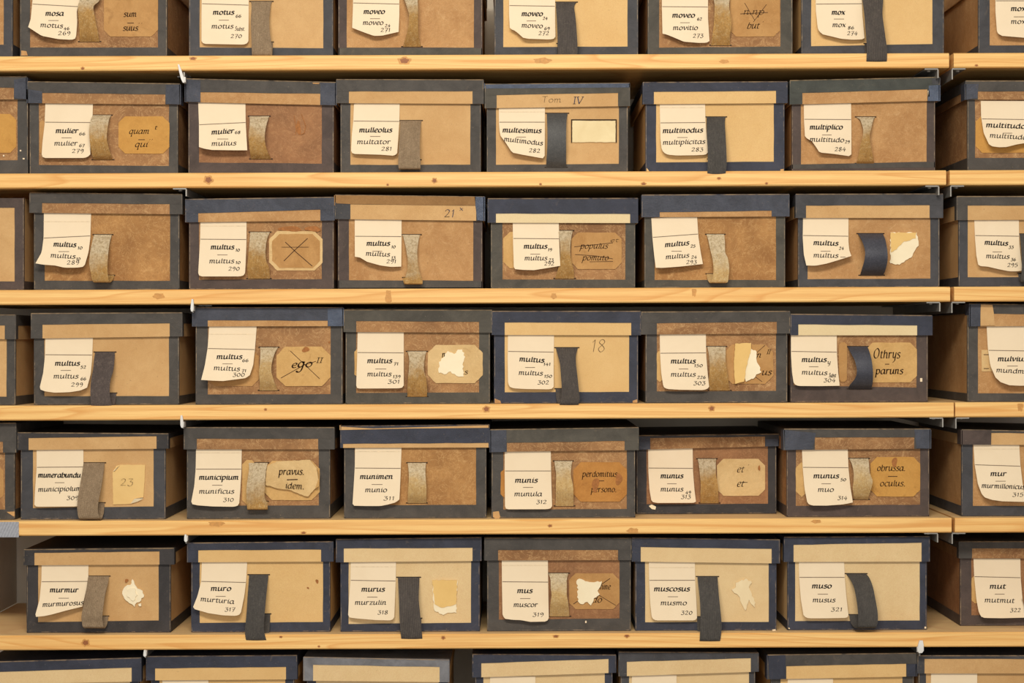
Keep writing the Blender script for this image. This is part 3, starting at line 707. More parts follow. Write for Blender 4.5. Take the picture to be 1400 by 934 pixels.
box(1, 'moveo and 271', LT1(463, 659), (480, -36, 640, -36), (463, 659), (474, 648, 65, 65), ('tan', 'tan', 'brown', 'brown'),
    dict(L=[(483, -16), (482.5, 10), (481.5, 38)], B=[(497, 44), (511, 49), (522, 48.8)], R=[(546, -16), (546, 20), (545, 43.5)], curl=(.013, .008), rule=(4, 5.5),
         w=[('A', 'moveo', 497, 526, 19), ('-', 506, 519.5, 25.5), ('B', 'moveo', 496, 524, 34), ('s', '24', 526, 534, 37), num('271', 520, 534, 43.5)]),
    dict(m='gold', b=.015, rows=[(547, 573, -14), (553, 571, 0), (557, 571.5, 12), (559.5, 571.5, 25), (556.5, 572, 45), (551, 575.5, 64)]),
    [('chip', [(463, 65.5), (463, 77), (659, 77), (659, 66)], TM('olive'))])
box(1, 'moveo and 272', LT1(676.5, 872), (690, -36, 858, -36), (676.5, 872), (688, 858, 64.5, 63.5), ('light', 'light', 'grey', 'grey'),
    dict(L=[(696, -16), (696, 20), (697, 38)], B=[(699, 40), (704, 42), (709, 46), (715, 51.5), (722, 53), (752, 54), (757, 53)], R=[(759, -16), (759, 30), (759.4, 50)], curl=(.013, .006), rule=(7.5, 8.5),
         w=[('A', 'moveo', 713, 742, 22), ('s', '24', 742, 749, 27), ('-', 720, 733, 28.5), ('B', 'moveo', 713, 742, (37.5, 38.5)), ('s', '69', 744, 752, 41), num('272', 736, 751, 48)]),
    dict(m='ribbed', b=.019, rows=[(760, 788, 3), (760, 785, 9), (761, 787, 25), (762, 788.5, 45), (762.5, 789.5, 62), (763.5, 789, 79)], ret=(762, 788, 60)))
box(1, 'moveo and 273', LT1(886, 1083), (902, -36, 1066, -36), (886, 1083), (901, 1067, 65.5, 63.5), ('brown', 'brown', 'olive', 'olive'),
    dict(L=[(905, -16), (905, 10), (905.8, 46)], B=[(911, 47), (921, 51), (935, 57), (955, 58.6), (966, 58.5)], R=[(968, -16), (968, 25), (970, 56)], curl=(.014, .006), rule=(9, 9.5),
         w=[('A', 'moveo', 919, 950, 24), ('s', '62', 953, 960, 28), ('-', 930, 943, 31), ('B', 'movitio', 920, 954, 41), num('273', 947, 962, 51.5)]),
    dict(m='gold', b=.012, rows=[(974, 1000, -14), (976, 997.5, 0), (977, 997, 10), (976, 1000, 32), (974, 998, 48), (972, 998, 62)]),
    [('oct', 998, -10, 1066, 50, 8, 'label_brown', [('i', 'n.np', 1016, 1045, 20, 6, 1.2), ('x', [(1018, 4), (1032, 28)], .7), ('x', [(1048, 6), (1030, 30)], .7), ('x', [(1012, 19), (1050, 17)], .8), ('i', 'but', 1021, 1038, 39, 6, 1.5), ('u', "'", 1041, 1045, 36)])])
box(1, 'mox and 274', LT1(1096, 1290), (1112, -36, 1272, -36), (1096, 1290), (1109, 1275, 63.5, 60), ('light', 'light', 'grey', 'grey'),
    dict(L=[(1115, -16), (1115.5, 15), (1118, 38)], B=[(1120, 43), (1125, 47), (1138, 50), (1150, 53), (1165, 54.3), (1178, 54)], R=[(1178, -16), (1179, 20), (1182, 52)], curl=(.012, .008), rule=(5.5, 5),
         w=[('A', 'mox', 1137, 1155, 20), ('-', 1140, 1154, 26), ('B', 'mox', 1138, 1156, 37), ('s', '86', 1159, 1168, 40), num('274', 1158, 1173, 48)]),
    dict(m='ribbed', b=.024, rows=[(1178, 1207, -14), (1179, 1207.5, 0), (1181.5, 1206.5, 18), (1182.5, 1208, 32), (1184, 1210.5, 50), (1185, 1212.5, 66), (1184.5, 1212.5, 83)], ret=(1182, 1206, 60)))
box(1, '', LT1(1338, 1540), (1353, -36, 1525, -36), (1338, 1540), (1353, 1525, 62, 62), ('tan', 'tan', 'grey', 'grey'),
    dict(L=[(1361, -16), (1361, 15), (1363, 42)], B=[(1364.5, 46), (1370, 49), (1400, 51.5), (1420, 51)], R=[(1424, -16), (1424, 20), (1425, 50)], curl=(.012, .009), rule=(1, 1),
         w=[('A', 'mox', 1382, 1402, 15), ('-', 1386, 1400, 23), ('B', 'mox', 1382, 1402, 32.5)]), label='box cut off by the right edge on the topmost short shelf, tag starting mo')
# ---- second row
box(2, '', (-172, 105, 36.5, 105, 136, 136), (-150, 119, 19, 120), (-168, 38), (-150, 24, 219, 219), ('brown', 'brown', 'char', 'char'),
    None, None, [('oct', -50, 156, 22, 209, 8, 'label_gold', []), ('chip', [(27, 205), (27, 207), (29, 207), (29, 205)], PM('tag')), ('chip', [(31, 216), (31, 218), (33.5, 218), (33.5, 216)], PM('tag')), ('chip', [(4, 211.5), (4, 214), (6, 214), (6, 212)], PM('tag'))],
    [('patch', [(19, 109), (36.5, 106), (36.5, 136), (19.5, 134)], TM('slate'))], label='box cut off by the left edge on the second shelf, with gold old label')
box(2, 'mulier 279', (37.5, 112, 246, 115, 143, 141), (57, 127, 226, 129), (41, 243), (53, 231, 225.5, 227), ('brown', 'brown', 'char', 'char'),
    dict(L=[(62, 141), (61, 170), (58, 195), (57, 211)], B=[(58, 214.5), (62, 216), (115, 216), (120, 214.5)], R=[(127, 141), (126.5, 160), (123, 175), (123.5, 195), (123.5, 211)], curl=(.008, .007), rule=(167, 167.5),
         w=[('A', 'mulier', 76, 107, 182), ('s', '66', 108, 117, 185), ('-', 84, 98, 188.5), ('B', 'mulier', 74, 106, 199), ('s', '67', 108, 116, 201), num('279', 98, 115, 209)]),
    dict(m='gold', b=.017, rows=[(127, 152, 157.5), (124, 149, 164), (122, 147, 176), (122.5, 146, 190), (124, 149, 203), (126, 152, 213), (127.5, 154, 218.5)]),
    [('oct', 162, 159, 231.5, 210, 9, 'label_gold', [('i', 'quam', 176, 204, 183, 5.4, 1.4), ('i', 't', 211, 215, 177, 4), ('-', 189, 198, 191), ('i', 'qui', 184, 202, 201, 5.4, 1.5), ('u', "''", 203, 209, 197)]), ('oct', 54, 164, 62.5, 212, 4, 'label_brown', [])],
    [('patch', [(38, 122), (57.5, 125), (57.5, 141), (37.5, 141)], TM('slate')), ('patch', [(226.5, 116), (246, 115.5), (245.5, 143), (226.5, 142)], TM('slate'))])
box(2, 'mulier and mulius', (253.5, 108, 459, 113, 144, 139.5), (274, 126, 438, 128), (258, 456), (272, 440, 222, 224), ('red', 'tan', 'brown', 'char'),
    dict(L=[(271, 140), (272, 170), (272, 201)], B=[(280, 203.5), (290, 205), (320, 205.5)], R=[(335.5, 141), (336, 170), (338, 205.5)], curl=(.016, .014), rule=(170.5, 167.5),
         w=[('A', 'mulier', 289, 320, (184, 182)), ('s', '68', 321, 329, 183), ('-', 297, 312, 190), ('B', 'mulius', 289, 323, (199.5, 198.5))]),
    dict(m='gold', b=.015, rows=[(341, 368, 159), (341.5, 365, 168), (340, 362, 184), (340.5, 363, 198), (342, 367, 210), (343, 370.5, 217.5)]),
    [('stain', 408, 175, 3.5, 9), ('line', [(402, 158), (405, 178), (404, 184)], .9, 'stain'), ('line', [(412, 156), (418, 172), (416, 182), (411, 184)], .9, 'stain')],
    [('patch', [(253.5, 108.5), (274, 110), (274, 139.5), (253.5, 139)], TM('slate')), ('patch', [(438, 113), (459, 113.5), (458.8, 144), (437.8, 143.5)], TM('slate')), ('patch', [(427, 113), (437, 113.2), (436, 115), (428, 114.6)], CM('tan'))])
box(2, 'mulleolus and 281', (460, 109, 661, 109.5, 142, 141), (477, 125, 646, 124.5), (466, 657), (479, 643, 225.5, 225), ('kraft', 'kraft', 'char', 'char'),
    dict(L=[(484, 140), (483, 165), (481, 185), (480, 206)], B=[(481, 209), (485, 210.5), (520, 211.5), (539, 213)], R=[(546.5, 140), (546, 165), (544.5, 190), (543, 209.5)], curl=(.009, .009), rule=(165.5, 166),
         w=[('A', 'mulleolus', 491, 536, 181), ('-', 506, 520, 186.5), ('B', 'multator', 488, 534, 197), num('281', 521, 536, 206)]),
    dict(m='taupe', b=.019, rows=[(547, 576, 165), (547, 575, 174), (546, 574, 192), (545, 574, 208), (544.5, 574.5, 222), (545, 575, 230.5)], ret=(547, 575, 219)))
box(2, 'multesimus and 282', (663, 115.5, 861, 114, 145, 148), (679, 130, 845, 127), (666, 858), (678, 846, 225.5, 224), ('kraft', 'kraft', 'char', 'olive'),
    dict(L=[(682, 146), (682.2, 168), (683, 180), (684.5, 186)], B=[(692, 196), (700, 208.5), (714, 211.5), (742, 216.5)], R=[(745, 146), (745, 180), (744.6, 213)], crease=153, curl=(.017, .009), rule=(167, 167),
         w=[('A', 'multesimus', 687, 740, (181, 182)), ('-', 706, 719, 187.5), ('B', 'multimodus', 689, 742, (193, 199)), num('282', 723, 739, (208, 209))]),
    dict(m='rubber', b=.013, rows=[(747.5, 776, 155), (748, 774.5, 166), (748.5, 774, 185), (748, 774, 205), (747, 774, 220), (747, 774, 229)]),
    [('torn', [(782.5, 165), (782.5, 194.5), (841.5, 194.5), (841.5, 165)], 'window', .3), ('frame', 782, 164.5, 842, 195)],
    [('patch', [(663, 115.5), (861, 114), (861, 119.5), (665, 121)], TM('gloss')), ('pen', 'Tom', 740, 768, 140, 5, .8, 'pencil'), ('pen', 'IV', 783, 798, 142, 6.4, 1.3, 'blue')])
box(2, 'multinodus and 283', (879, 113, 1076.5, 112, 141, 142.5), (894, 125.5, 1061, 124), (883, 1072), (897, 1058, 222, 221), ('light', 'light', 'navy', 'navy'),
    dict(L=[(902, 141), (902.5, 170), (903, 190), (904.5, 203)], B=[(907, 208.5), (913, 211.5), (925, 212.6), (950, 212.3), (965, 211.6)], R=[(964, 141), (964.5, 165), (966.5, 190), (968, 208)], crease=147, curl=(.009, .007), rule=(168, 167.5),
         w=[('A', 'multinodus', 906, 961, (182, 181)), ('-', 926, 940, 188), ('B', 'multiplicitas', 906, 964, (198, 196.5)), num('283', 945, 962, 207)]),
    dict(m='dark', b=.022, rows=[(966, 992, 160), (966, 991, 168), (966.5, 992, 185), (967.5, 993, 205), (967.5, 993.5, 222), (967, 992, 238)], ret=(968, 992, 218)),
    [('chip', [(883.5, 229), (883.5, 236), (888, 236), (887, 233)], CM('light')), ('chip', [(1067, 231.5), (1067, 235), (1071.5, 234.5), (1071.5, 231)], CM('kraft'))])
box(2, 'multiplico and 284', (1080, 110.5, 1284.5, 106, 137.5, 143), (1097, 127, 1268, 122), (1083, 1278), (1095, 1267, 225, 221), ('tan', 'tan', 'brown', 'green'),
    dict(L=[(1099, 141), (1099.3, 165), (1100.5, 186)], B=[(1102, 188.5), (1110, 193), (1115, 200), (1120.5, 208.5), (1140, 210.5), (1161, 213.5)], R=[(1163.5, 139), (1164, 175), (1164, 211)], curl=(.015, .006), rule=(163, 163.5),
         w=[('A', 'multiplico', 1107, 1152, 177), ('-', 1124, 1137, 184.5), ('B', 'multitudo', 1107, 1154, (193.5, 194.5)), ('s', '29', 1155, 1162, 196), num('284', 1141, 1157, 206.5)]),
    dict(m='gold', b=.013, rows=[(1171, 1196, 160), (1176, 1194, 164), (1180, 1191, 176), (1179.5, 1189, 186), (1176, 1190.5, 200), (1172.5, 1194, 218), (1171, 1194.5, 223.5)]),
    [('chip', [(1083, 225), (1083, 231), (1278, 229), (1278, 221.5)], TM('char'))],
    [('patch', [(1270, 117), (1284.5, 116), (1284.5, 138), (1268.5, 138)], TM('gloss')), ('patch', [(1274, 107), (1284.5, 106.5), (1284, 115), (1275, 115.5)], TM('grey')), ('patch', [(1268.6, 124), (1270.4, 124), (1271, 132), (1269, 132)], PM('tag'))])
box(2, '', (1320, 111, 1525, 111, 137, 136), (1337, 125, 1508, 125), (1323, 1522), (1333, 1508, 216, 216), ('brown', 'brown', 'char', 'char'),
    dict(L=[(1341, 138), (1341.5, 160), (1345, 182), (1352, 197)], B=[(1356, 200), (1366, 201.3), (1376, 201), (1390, 197.5), (1402, 195.5)], R=[(1404, 138), (1404.5, 165), (1405, 195)], curl=(.016, .013), rule=(162.5, 163.5),
         w=[('A', 'multitudo', 1348, 1402, (174, 176)), ('-', 1371, 1384, 182), ('B', 'multitudo', 1353, 1404, (188, 191))]), None,
    [('oct', 1334, 157, 1420, 209, 9, 'label_gold', [])], [('patch', [(1320, 115), (1338, 114.5), (1336, 134), (1320.5, 136.5)], TM('slate'))], label='box cut off by the right edge on the second short shelf, tag starting multitudo')
# ---- third row
box(3, '', (-168, 271, 32.5, 271.5, 290, 290), (0, 0, 0, 0), (-168, 32.5), (-150, 20, 385, 385), ('kraft', 'kraft', 'brown', 'brown'), nolid=True, label='lidless box cut off by the left edge on the third shelf')
box(3, 'multus and 289', (40.5, 264, 249, 266, 293, 291), (57.5, 277.5, 232, 279), (47, 245), (61, 232.5, 384, 384), ('gold', 'brown', 'char', 'char'),
    dict(L=[(60, 290), (59.6, 325), (57, 345), (48.5, 360)], B=[(58, 361.8), (75, 363), (88, 366), (105, 366), (113, 365)], R=[(124.5, 291), (123.5, 325), (121, 345), (116, 362)], crease=303, curl=(.02, .012), rule=(325.5, 322.5),
         w=[('A', 'multus', 73, 104, (337, 338)), ('s', '10', 106, 113, 341), ('-', 80, 94.5, 344), ('B', 'multus', 69, 103, (352, 354)), ('s', '10', 104, 110, 356), num('289', 91, 109, 361.5)]),
    dict(m='gold', b=.02, rows=[(128.5, 153, 321), (126, 150, 331), (123, 148, 346), (122, 147, 360), (124, 147, 372), (127, 149, 385)], ret=(146, 156, 377)))
box(3, 'multus and 290', (253.5, 273, 457, 270, 301.5, 304), (271, 291.5, 438, 286.5), (259, 456), (272, 440, 383, 381.5), ('brown', 'tan', 'brown', 'slate'),
    dict(L=[(274, 303), (273.5, 330), (272, 355), (271, 373)], B=[(272, 376.5), (276, 378), (328, 378), (333, 376.5)], R=[(337, 303), (337, 330), (335.8, 360), (335, 373)], crease=309, curl=(.009, .009), rule=(327, 327.5),
         w=[('A', 'multus', 288, 320, 341), ('s', '10', 322, 328, 344), ('-', 297, 311, 348.5), ('B', 'multus', 286, 320, 360), ('s', '10', 322, 329, 361), num('290', 312, 328, 370)]),
    dict(m='gold', b=.012, rows=[(342, 369, 317.5), (341.5, 365, 327), (340, 363, 342), (339, 364, 356), (338, 368, 367), (339, 369, 381)]),
    [('oct', 368, 316, 441, 370, 11, 'label_pale', []), ('oct', 372, 320, 437.5, 366.5, 10, 'label_brown', [('x', [(390, 331), (405, 345), (427, 364)], 1.0), ('x', [(420.5, 326), (402, 343), (388, 357)], 1.0), ('x', [(385, 338), (422, 338)], .7)]),
     ('stain', 397, 313, 14, 4), ('stain', 428, 313, 10, 4)])
box(3, 'multus and 291', (458, 267, 662, 269.5, 302, 299.5), (479, 279, 651, 281), (462.5, 659), (477, 647, 383, 384), ('tan', 'kraft', 'brown', 'grey'),
    dict(L=[(485, 299), (485, 325), (485.2, 351)], B=[(492, 352), (502, 358), (520, 363), (535, 365)], R=[(549, 300), (549, 330), (548.6, 364.5)], curl=(.016, .008), rule=(323, 323.5),
         w=[('A', 'multus', 501, 533, 336), ('s', '10', 535, 541, 339.5), ('-', 509, 522.5, 343.5), ('B', 'multus', 500, 533, (349.5, 351)), ('s', '13', 535, 541, 354.5), num('291', 528, 542, 360)]),
    dict(m='gold', b=.014, rows=[(550, 574.5, 321), (552.5, 572.5, 328), (555.5, 570.5, 342), (557.5, 571, 356), (556.5, 573, 370), (553.5, 577.5, 383), (553.5, 577.5, 388)], ret=(551, 575, 380)),
    [('chip', [(462.5, 383.5), (462.5, 394.5), (659, 394.5), (659, 384.5)], TM('char'))],
    [('patch', [(458, 267), (650, 269), (650, 281), (479, 279), (460, 278), (458, 276)], CM('cloth')), ('patch', [(649, 269), (662, 269.3), (661.5, 302), (652.5, 301), (650, 281)], TM('gloss')),
     ('pen', '21', 607, 622, 297, 10, 1.2, 'blue'), ('pen', 'x', 628, 634, 288, 4, .9, 'blue')])
box(3, 'multus 19', (667, 272, 872, 271.5, 305, 304.5), (678, 292, 861.5, 292.5), (671.5, 868), (687, 855, 382, 382.5), ('brown', 'pale', 'olive', 'navy'),
    dict(L=[(701, 304), (701.5, 335), (702.5, 365)], B=[(704, 368), (715, 369), (730, 369.4), (745, 367)], R=[(764, 304), (764.5, 330), (766, 363.5)], curl=(.012, .011), rule=(326, 326.5),
         w=[('A', 'multus', 716, 748, 340), ('s', '19', 749, 755, 343.5), ('-', 725, 738.5, 347.5), ('B', 'multus', 717, 748, 356), ('s', '23', 750, 757, 357.5), ('n', '292', 744, 758, 363)]),
    dict(m='gold', b=.009, rows=[(763, 783, 315.5), (765, 781, 325), (766, 779.5, 342), (766, 781, 356), (763, 784, 368), (759, 785, 381)]),
    [('oct', 688, 317, 712, 367, 9, 'label_light', []), ('oct', 781, 318, 850, 368, 9, 'label_brown', [('i', 'populus', 793, 831, 340, 5.4, 1.3), ('x', [(785, 337.5), (838, 332)], .8), ('i', 'pomuto', 796, 832, 356, 5.4, 1.3), ('x', [(786, 348), (815, 350), (838, 354)], .8), ('x', [(806, 358), (838, 357.5)], .7), ('i', 'et', 834, 846, 331, 3.6, .8)])])
box(3, 'multus and 293', (877.5, 267, 1079, 266, 296, 297), (902, 290, 1055, 288), (881.5, 1073), (895, 1061, 383, 383), ('gold', 'tan', 'olive', 'slate'),
    dict(L=[(890.5, 298), (892, 325), (894.5, 350), (896.5, 366)], B=[(905, 366.3), (930, 364.5)], R=[(953, 296), (955, 325), (958, 345), (961, 361)], curl=(.014, .012), rule=(324.5, 320),
         w=[('A', 'multus', 909, 942, (338, 335)), ('s', '25', 944, 951, 338.5), ('-', 918, 932, 343.5), ('B', 'multus', 910, 942, (354.5, 352)), ('s', '24', 945, 953, 353.5), num('293', 938, 953, 361)]),
    dict(m='pale', b=.016, rows=[(966, 990, 320.5), (968.5, 991, 329), (972, 991.5, 345), (974, 995, 353), (975.5, 997, 367), (974.5, 996, 378), (972, 994.5, 386)], ret=(966, 976, 375)))
box(3, 'multus 24', (1088, 266, 1289, 265.5, 298, 298), (1102, 281, 1271, 280.5), (1091.5, 1284), (1104, 1272, 382, 381), ('tan', 'kraft', 'grey', 'grey'),
    dict(L=[(1098, 297), (1097.5, 325), (1099, 348), (1102.5, 363)], B=[(1115, 363.3), (1130, 360.5), (1150, 354.5)], R=[(1160, 297), (1160, 330), (1161, 342), (1164, 350)], curl=(.013, .018), rule=(322, 323),
         w=[('A', 'multus', 1112, 1146, (335, 336)), ('s', '24', 1147, 1154, 341.5), ('-', 1122, 1135.5, 343.5), ('B', 'multus', 1112, 1146, (352, 352.5)), ('-', 1149, 1156, 351.5)]),
    dict(m='navyw', b=.026, rows=[(1173, 1207, 319.5), (1178, 1210.5, 328), (1182.5, 1213, 342), (1182, 1213.5, 355), (1178.5, 1211, 368), (1176, 1207.5, 376.5)]),
    [('torn', [(1217.5, 318), (1217, 360), (1230, 362), (1238, 356), (1246, 352), (1250, 344), (1256, 336), (1253.5, 318)], 'torn', .8), ('torn', [(1217.8, 318.3), (1218, 345), (1226, 341), (1236, 330), (1252, 326), (1253, 318.3)], 'torn_yellow', .8, .0022)],
    [])
box(3, '', (1308, 269, 1512, 269, 300, 301), (1323, 281, 1498, 281), (1311, 1508), (1323, 1496, 379, 379), ('kraft', 'kraft', 'grey', 'char'),
    dict(L=[(1332, 299), (1333, 325), (1335, 350), (1337.5, 362)], B=[(1341, 364), (1350, 364.5), (1365, 368), (1380, 371), (1390, 371)], R=[(1393, 299), (1393.5, 330), (1396, 355), (1398.5, 370)], curl=(.013, .009), rule=(322, 323),
         w=[('A', 'multus', 1346, 1378, (334.5, 336)), ('s', '33', 1379, 1386, 340), ('-', 1357, 1370, 344.5), ('B', 'multus', 1348, 1380, (353, 354)), ('s', '36', 1382, 1389, 357), num('295', 1377, 1392, 365)]),
    dict(m='dark', b=.024, rows=[(1394, 1420, 320), (1396, 1422, 340), (1397, 1423, 360), (1396, 1422, 384)], ret=(1392, 1420, 374)), label='cut off box at right on the third short shelf, tag reading multus and 295')
# ---- fourth row
box(4, '', (-185, 431, 21.5, 431, 464, 462), (-165, 445, 6.5, 445), (-182, 21), (-165, 9, 542.5, 542.5), ('kraft', 'kraft', 'char', 'char'), label='box cut off by the left edge on the fourth shelf, tan right side showing')
box(4, 'multus and 299', (42.5, 429, 249, 428, 460, 463), (58, 444, 232, 442), (47, 244.5), (60.5, 231, 542, 541.5), ('kraft', 'kraft', 'char', 'char'),
    dict(L=[(62, 461), (61.5, 487), (59, 510), (54.5, 529)], B=[(55.5, 533), (62, 535.2), (75, 537), (95, 536.3), (110, 534)], R=[(127, 461), (126, 490), (124, 512), (119, 530)], curl=(.013, .012), rule=(485, 485.5),
         w=[('A', 'multus', 75, 109, 500), ('s', '52', 110, 118, 504), ('-', 83, 97, 506.5), ('B', 'multus', 73, 107, 517.5), ('s', '66', 110, 118, 520), num('299', 97, 114, 528.5)]),
    dict(m='worn', b=.02, rows=[(130, 157, 481.5), (128.5, 156.5, 492), (127, 155, 506), (124.5, 151, 520), (123.5, 150, 535), (124, 151, 546), (124.5, 153, 556)], ret=(130, 159, 538)))
box(4, 'multus and 300', (263, 421, 469, 421, 446, 446.5), (284, 438, 448, 438.5), (268, 468), (284, 452, 539.5, 539), ('brown', 'tan', 'char', 'slate'),
    dict(L=[(286, 445), (284, 475), (280, 500), (275, 519.5)], B=[(290, 520.5), (305, 521), (325, 518.5), (336, 517)], R=[(351, 445), (348.5, 478), (346, 500), (341.5, 513)], crease=457, curl=(.02, .011), rule=(476.5, 478),
         w=[('A', 'multus', 296, 331, 491), ('s', '66', 331, 340, 495), ('-', 304, 318, 497.5), ('B', 'multus', 292, 328, (506, 507.5)), ('s', '71', 330, 337, 509), num('300', 318, 335, 515)]),
    dict(m='pale', b=.013, rows=[(355.5, 380, 475), (356, 376, 482), (355.5, 372, 495), (354, 371, 508), (355, 375, 522), (355, 379.5, 534)]),
    [('oct', 285, 478, 354, 528, 9, 'label_brown', []), ('oct', 378, 474, 452, 528, 12, 'label_light', [('i', 'e', 398, 406, 503, 6.5, 2.2), ('i', 'g', 406, 416, 503, 8.5, 2.8), ('i', 'o', 417, 427, 502, 7, 2.4), ('i', 'II', 432, 441, 496, 4.6, 1.5), ('x', [(397, 480), (437, 518)], .8), ('x', [(384, 517), (416, 499), (432, 494)], .8)]), ('stain', 418, 478, 5, 3.5, .0013), ('stain', 450, 468, 1.4, 1.4)],
    [('patch', [(448, 421.5), (469, 421.3), (468.5, 446), (448.5, 446)], TM('gloss'))])
box(4, 'multus and 301', (470, 424, 672.5, 424.5, 455, 454), (487, 439, 655, 440), (473, 669.5), (487, 655, 537.5, 536.5), ('brown', 'brown', 'olive', 'olive'),
    dict(L=[(489, 453), (488.3, 490), (487, 527)], B=[(488, 530.5), (491, 531.3), (545, 531), (550, 530)], R=[(552, 453), (552, 490), (552, 527)], curl=(.006, .006), rule=(482, 482.5),
         w=[('A', 'multus', 502, 536, 496.5), ('s', '71', 538, 545, 499.5), ('-', 513, 528, 504.5), ('B', 'multus', 502, 535, 514.5), ('s', '139', 537, 548, 517), num('301', 530, 547, 524.5)]),
    dict(m='gold', b=.011, rows=[(557, 583, 480.5), (559.5, 580.5, 490), (559, 579.5, 505), (557.5, 582.5, 518), (557, 584, 532), (557, 583.5, 542.5)]),
    [('oct', 484.5, 477, 494, 516, 4, 'label_light', []), ('oct', 585, 471.5, 660, 524, 11, 'label_pale', [('u', 'm', 604, 612, 489, 6, 1.5), ('u', 'm', 604, 613, 511, 6, 1.5), ('u', 'us', 628, 640, 512, 5, 1.3)]),
     ('torn', [(600, 510), (600, 495), (606, 489), (612, 480), (621, 484), (626, 478), (632, 478), (636, 488), (633, 496), (634, 515), (624, 514), (616, 508), (608, 512)], 'torn', 1.2)])
box(4, 'multus and 302', (672.5, 426, 876, 426, 458.5, 458), (690, 441, 863, 441.5), (676, 872), (690, 860, 536.5, 536), ('light', 'light', 'navy', 'navy'),
    dict(L=[(694.5, 457), (694, 490), (694.5, 522)], B=[(696, 528.5), (702, 531), (720, 532), (750, 532.4), (755, 531.5)], R=[(757.5, 457), (757, 490), (757, 529)], curl=(.007, .006), rule=(480.5, 481.5),
         w=[('A', 'multus', 710, 744, (494, 496)), ('s', '141', 743, 753, 500), ('-', 718, 731.5, 502.5), ('B', 'multus', 709, 742, (512.5, 513.5)), ('s', '150', 744, 755, 516.5), num('302', 735, 751, 525.5)]),
    dict(m='ribbed', b=.024, rows=[(760, 790, 475.5), (762.5, 787.5, 485), (765.5, 787.5, 497), (767, 789.5, 515), (768, 791, 530), (767.5, 792.5, 543), (765.5, 791, 553)], ret=(759.5, 785, 532)),
    [('pen', '18', 808, 829, 481, 16, .9, 'pencil'), ('chip', [(676.3, 545), (676.3, 551.5), (685, 551.5), (684, 548)], CM('tan')), ('chip', [(865, 548), (865, 551), (871.5, 550.5), (871, 546)], CM('tan'))])
box(4, 'multus and 303', (877, 427, 1080, 426, 456, 457.5), (898, 442, 1062, 440), (883, 1076), (898, 1061, 535.5, 534.5), ('brown', 'brown', 'char', 'char'),
    dict(L=[(902, 456), (902.5, 485), (904, 510), (906.5, 526)], B=[(908, 530.3), (913, 532), (930, 533), (960, 533.4), (966, 532.5)], R=[(965, 456), (965.5, 485), (967.5, 510), (969.5, 529)], curl=(.011, .008), rule=(483, 482.5),
         w=[('A', 'multus', 917, 951, 497), ('s', '150', 949, 961, 502), ('-', 928, 941, 504.5), ('B', 'multus', 917, 951, 515), ('s', '226', 953, 965, 518), num('303', 948, 965, 526.5)]),
    dict(m='gold', b=.01, rows=[(967, 992, 474), (969, 992, 483), (970, 992, 494), (970, 994, 508), (969, 996, 522), (970, 998, 534)]),
    [('oct', 898, 480, 906, 522, 3, 'label_light', []), ('oct', 990, 471, 1057, 525, 11, 'label_brown', [('i', 'n', 1034, 1041, 489, 5.4, 1.5), ('i', 'II', 1048, 1053, 484, 4, 1.2), ('i', 'us', 1041, 1055, 513, 6, 1.6), ('x', [(1035, 482), (1046, 472)], .7), ('x', [(1028, 512), (1042, 522)], .7)]),
     ('torn', [(1016, 474), (1026, 473), (1027, 477), (1033, 479), (1034, 490), (1038, 500), (1041, 509), (1034, 512), (1030, 518), (1020, 522), (1016, 515)], 'torn', 1.3, .003), ('torn', [(1005, 470), (1027, 469), (1027, 477), (1021, 500), (1017, 522), (1005, 525), (1003.5, 500)], 'torn_yellow', .5, .0042)])
box(4, 'multus and 304', (1081, 430, 1274.5, 432, 458.5, 458.5), (1091.5, 443.5, 1254, 445), (1081.2, 1268), (1085, 1253, 527, 530.5), ('brown', 'pale', 'brown', 'navy'),
    dict(L=[(1081.5, 457), (1081.5, 485), (1083, 510), (1085, 523)], B=[(1088, 527), (1094, 527.8), (1120, 528)], R=[(1144, 457), (1144.3, 485), (1146, 510), (1148, 527.5)], curl=(.009, .008), rule=(480.5, 481.5),
         w=[('A', 'multus', 1096, 1130, 495), ('s', 'y', 1131, 1136, 498), ('-', 1106, 1119, 501.5), ('B', 'multus', 1096, 1131, (512, 513)), ('s', 'Subst', 1133, 1143, 516), num('304', 1126, 1143, 522.5)]),
    dict(m='navyw', b=.024, rows=[(1159, 1186, 474), (1163, 1189, 482), (1169, 1192, 494), (1171.5, 1193.5, 508), (1169, 1193.5, 518), (1162, 1192.5, 527), (1160, 1190, 532)]),
    [('oct', 1184, 468.5, 1253.5, 523, 9, 'label_light', [('u', 'Othrys', 1194, 1231, 490, 8.2, 1.7), ('-', 1210, 1216, 498), ('u', 'paruns', 1197, 1235, 511.5, 6.6, 1.9)]), ('oct', 1147, 468, 1158, 522, 3, 'label_brown', []), ('chip', [(1258, 517), (1258, 522), (1261, 522), (1261, 517)], PM('tag'))], [])
box(4, '', (1326, 416, 1530, 418, 445, 446.5), (1340, 429, 1516, 430), (1323, 1522), (1337, 1508, 538, 538), ('tan', 'tan', 'char', 'char'),
    dict(L=[(1349, 446), (1350.5, 475), (1354, 500), (1361, 516)], B=[(1368, 522.5), (1380, 526.8), (1395, 527.5), (1410, 527)], R=[(1412, 446), (1413, 480), (1415, 525)], curl=(.016, .012), rule=(479, 480),
         w=[('A', 'mulvius', 1364, 1404, 494), ('-', 1377, 1391.5, 500.5), ('B', 'mundm', 1362, 1400, (509, 511))]), None,
    [('oct', 1342, 478.5, 1360, 508, 1, 'label_pale', [('-', 1345, 1352, 485), ('-', 1345, 1352, 504)])],
    [('patch', [(1326, 416.5), (1340.5, 415), (1340.5, 446), (1326, 446.5)], TM('slate')), ('patch', [(1341, 416.5), (1357, 417), (1359, 430), (1360, 445), (1340, 445.5)], CM('kraft'))], label='box cut off by the right edge on the fourth short shelf, tag starting mulvius')
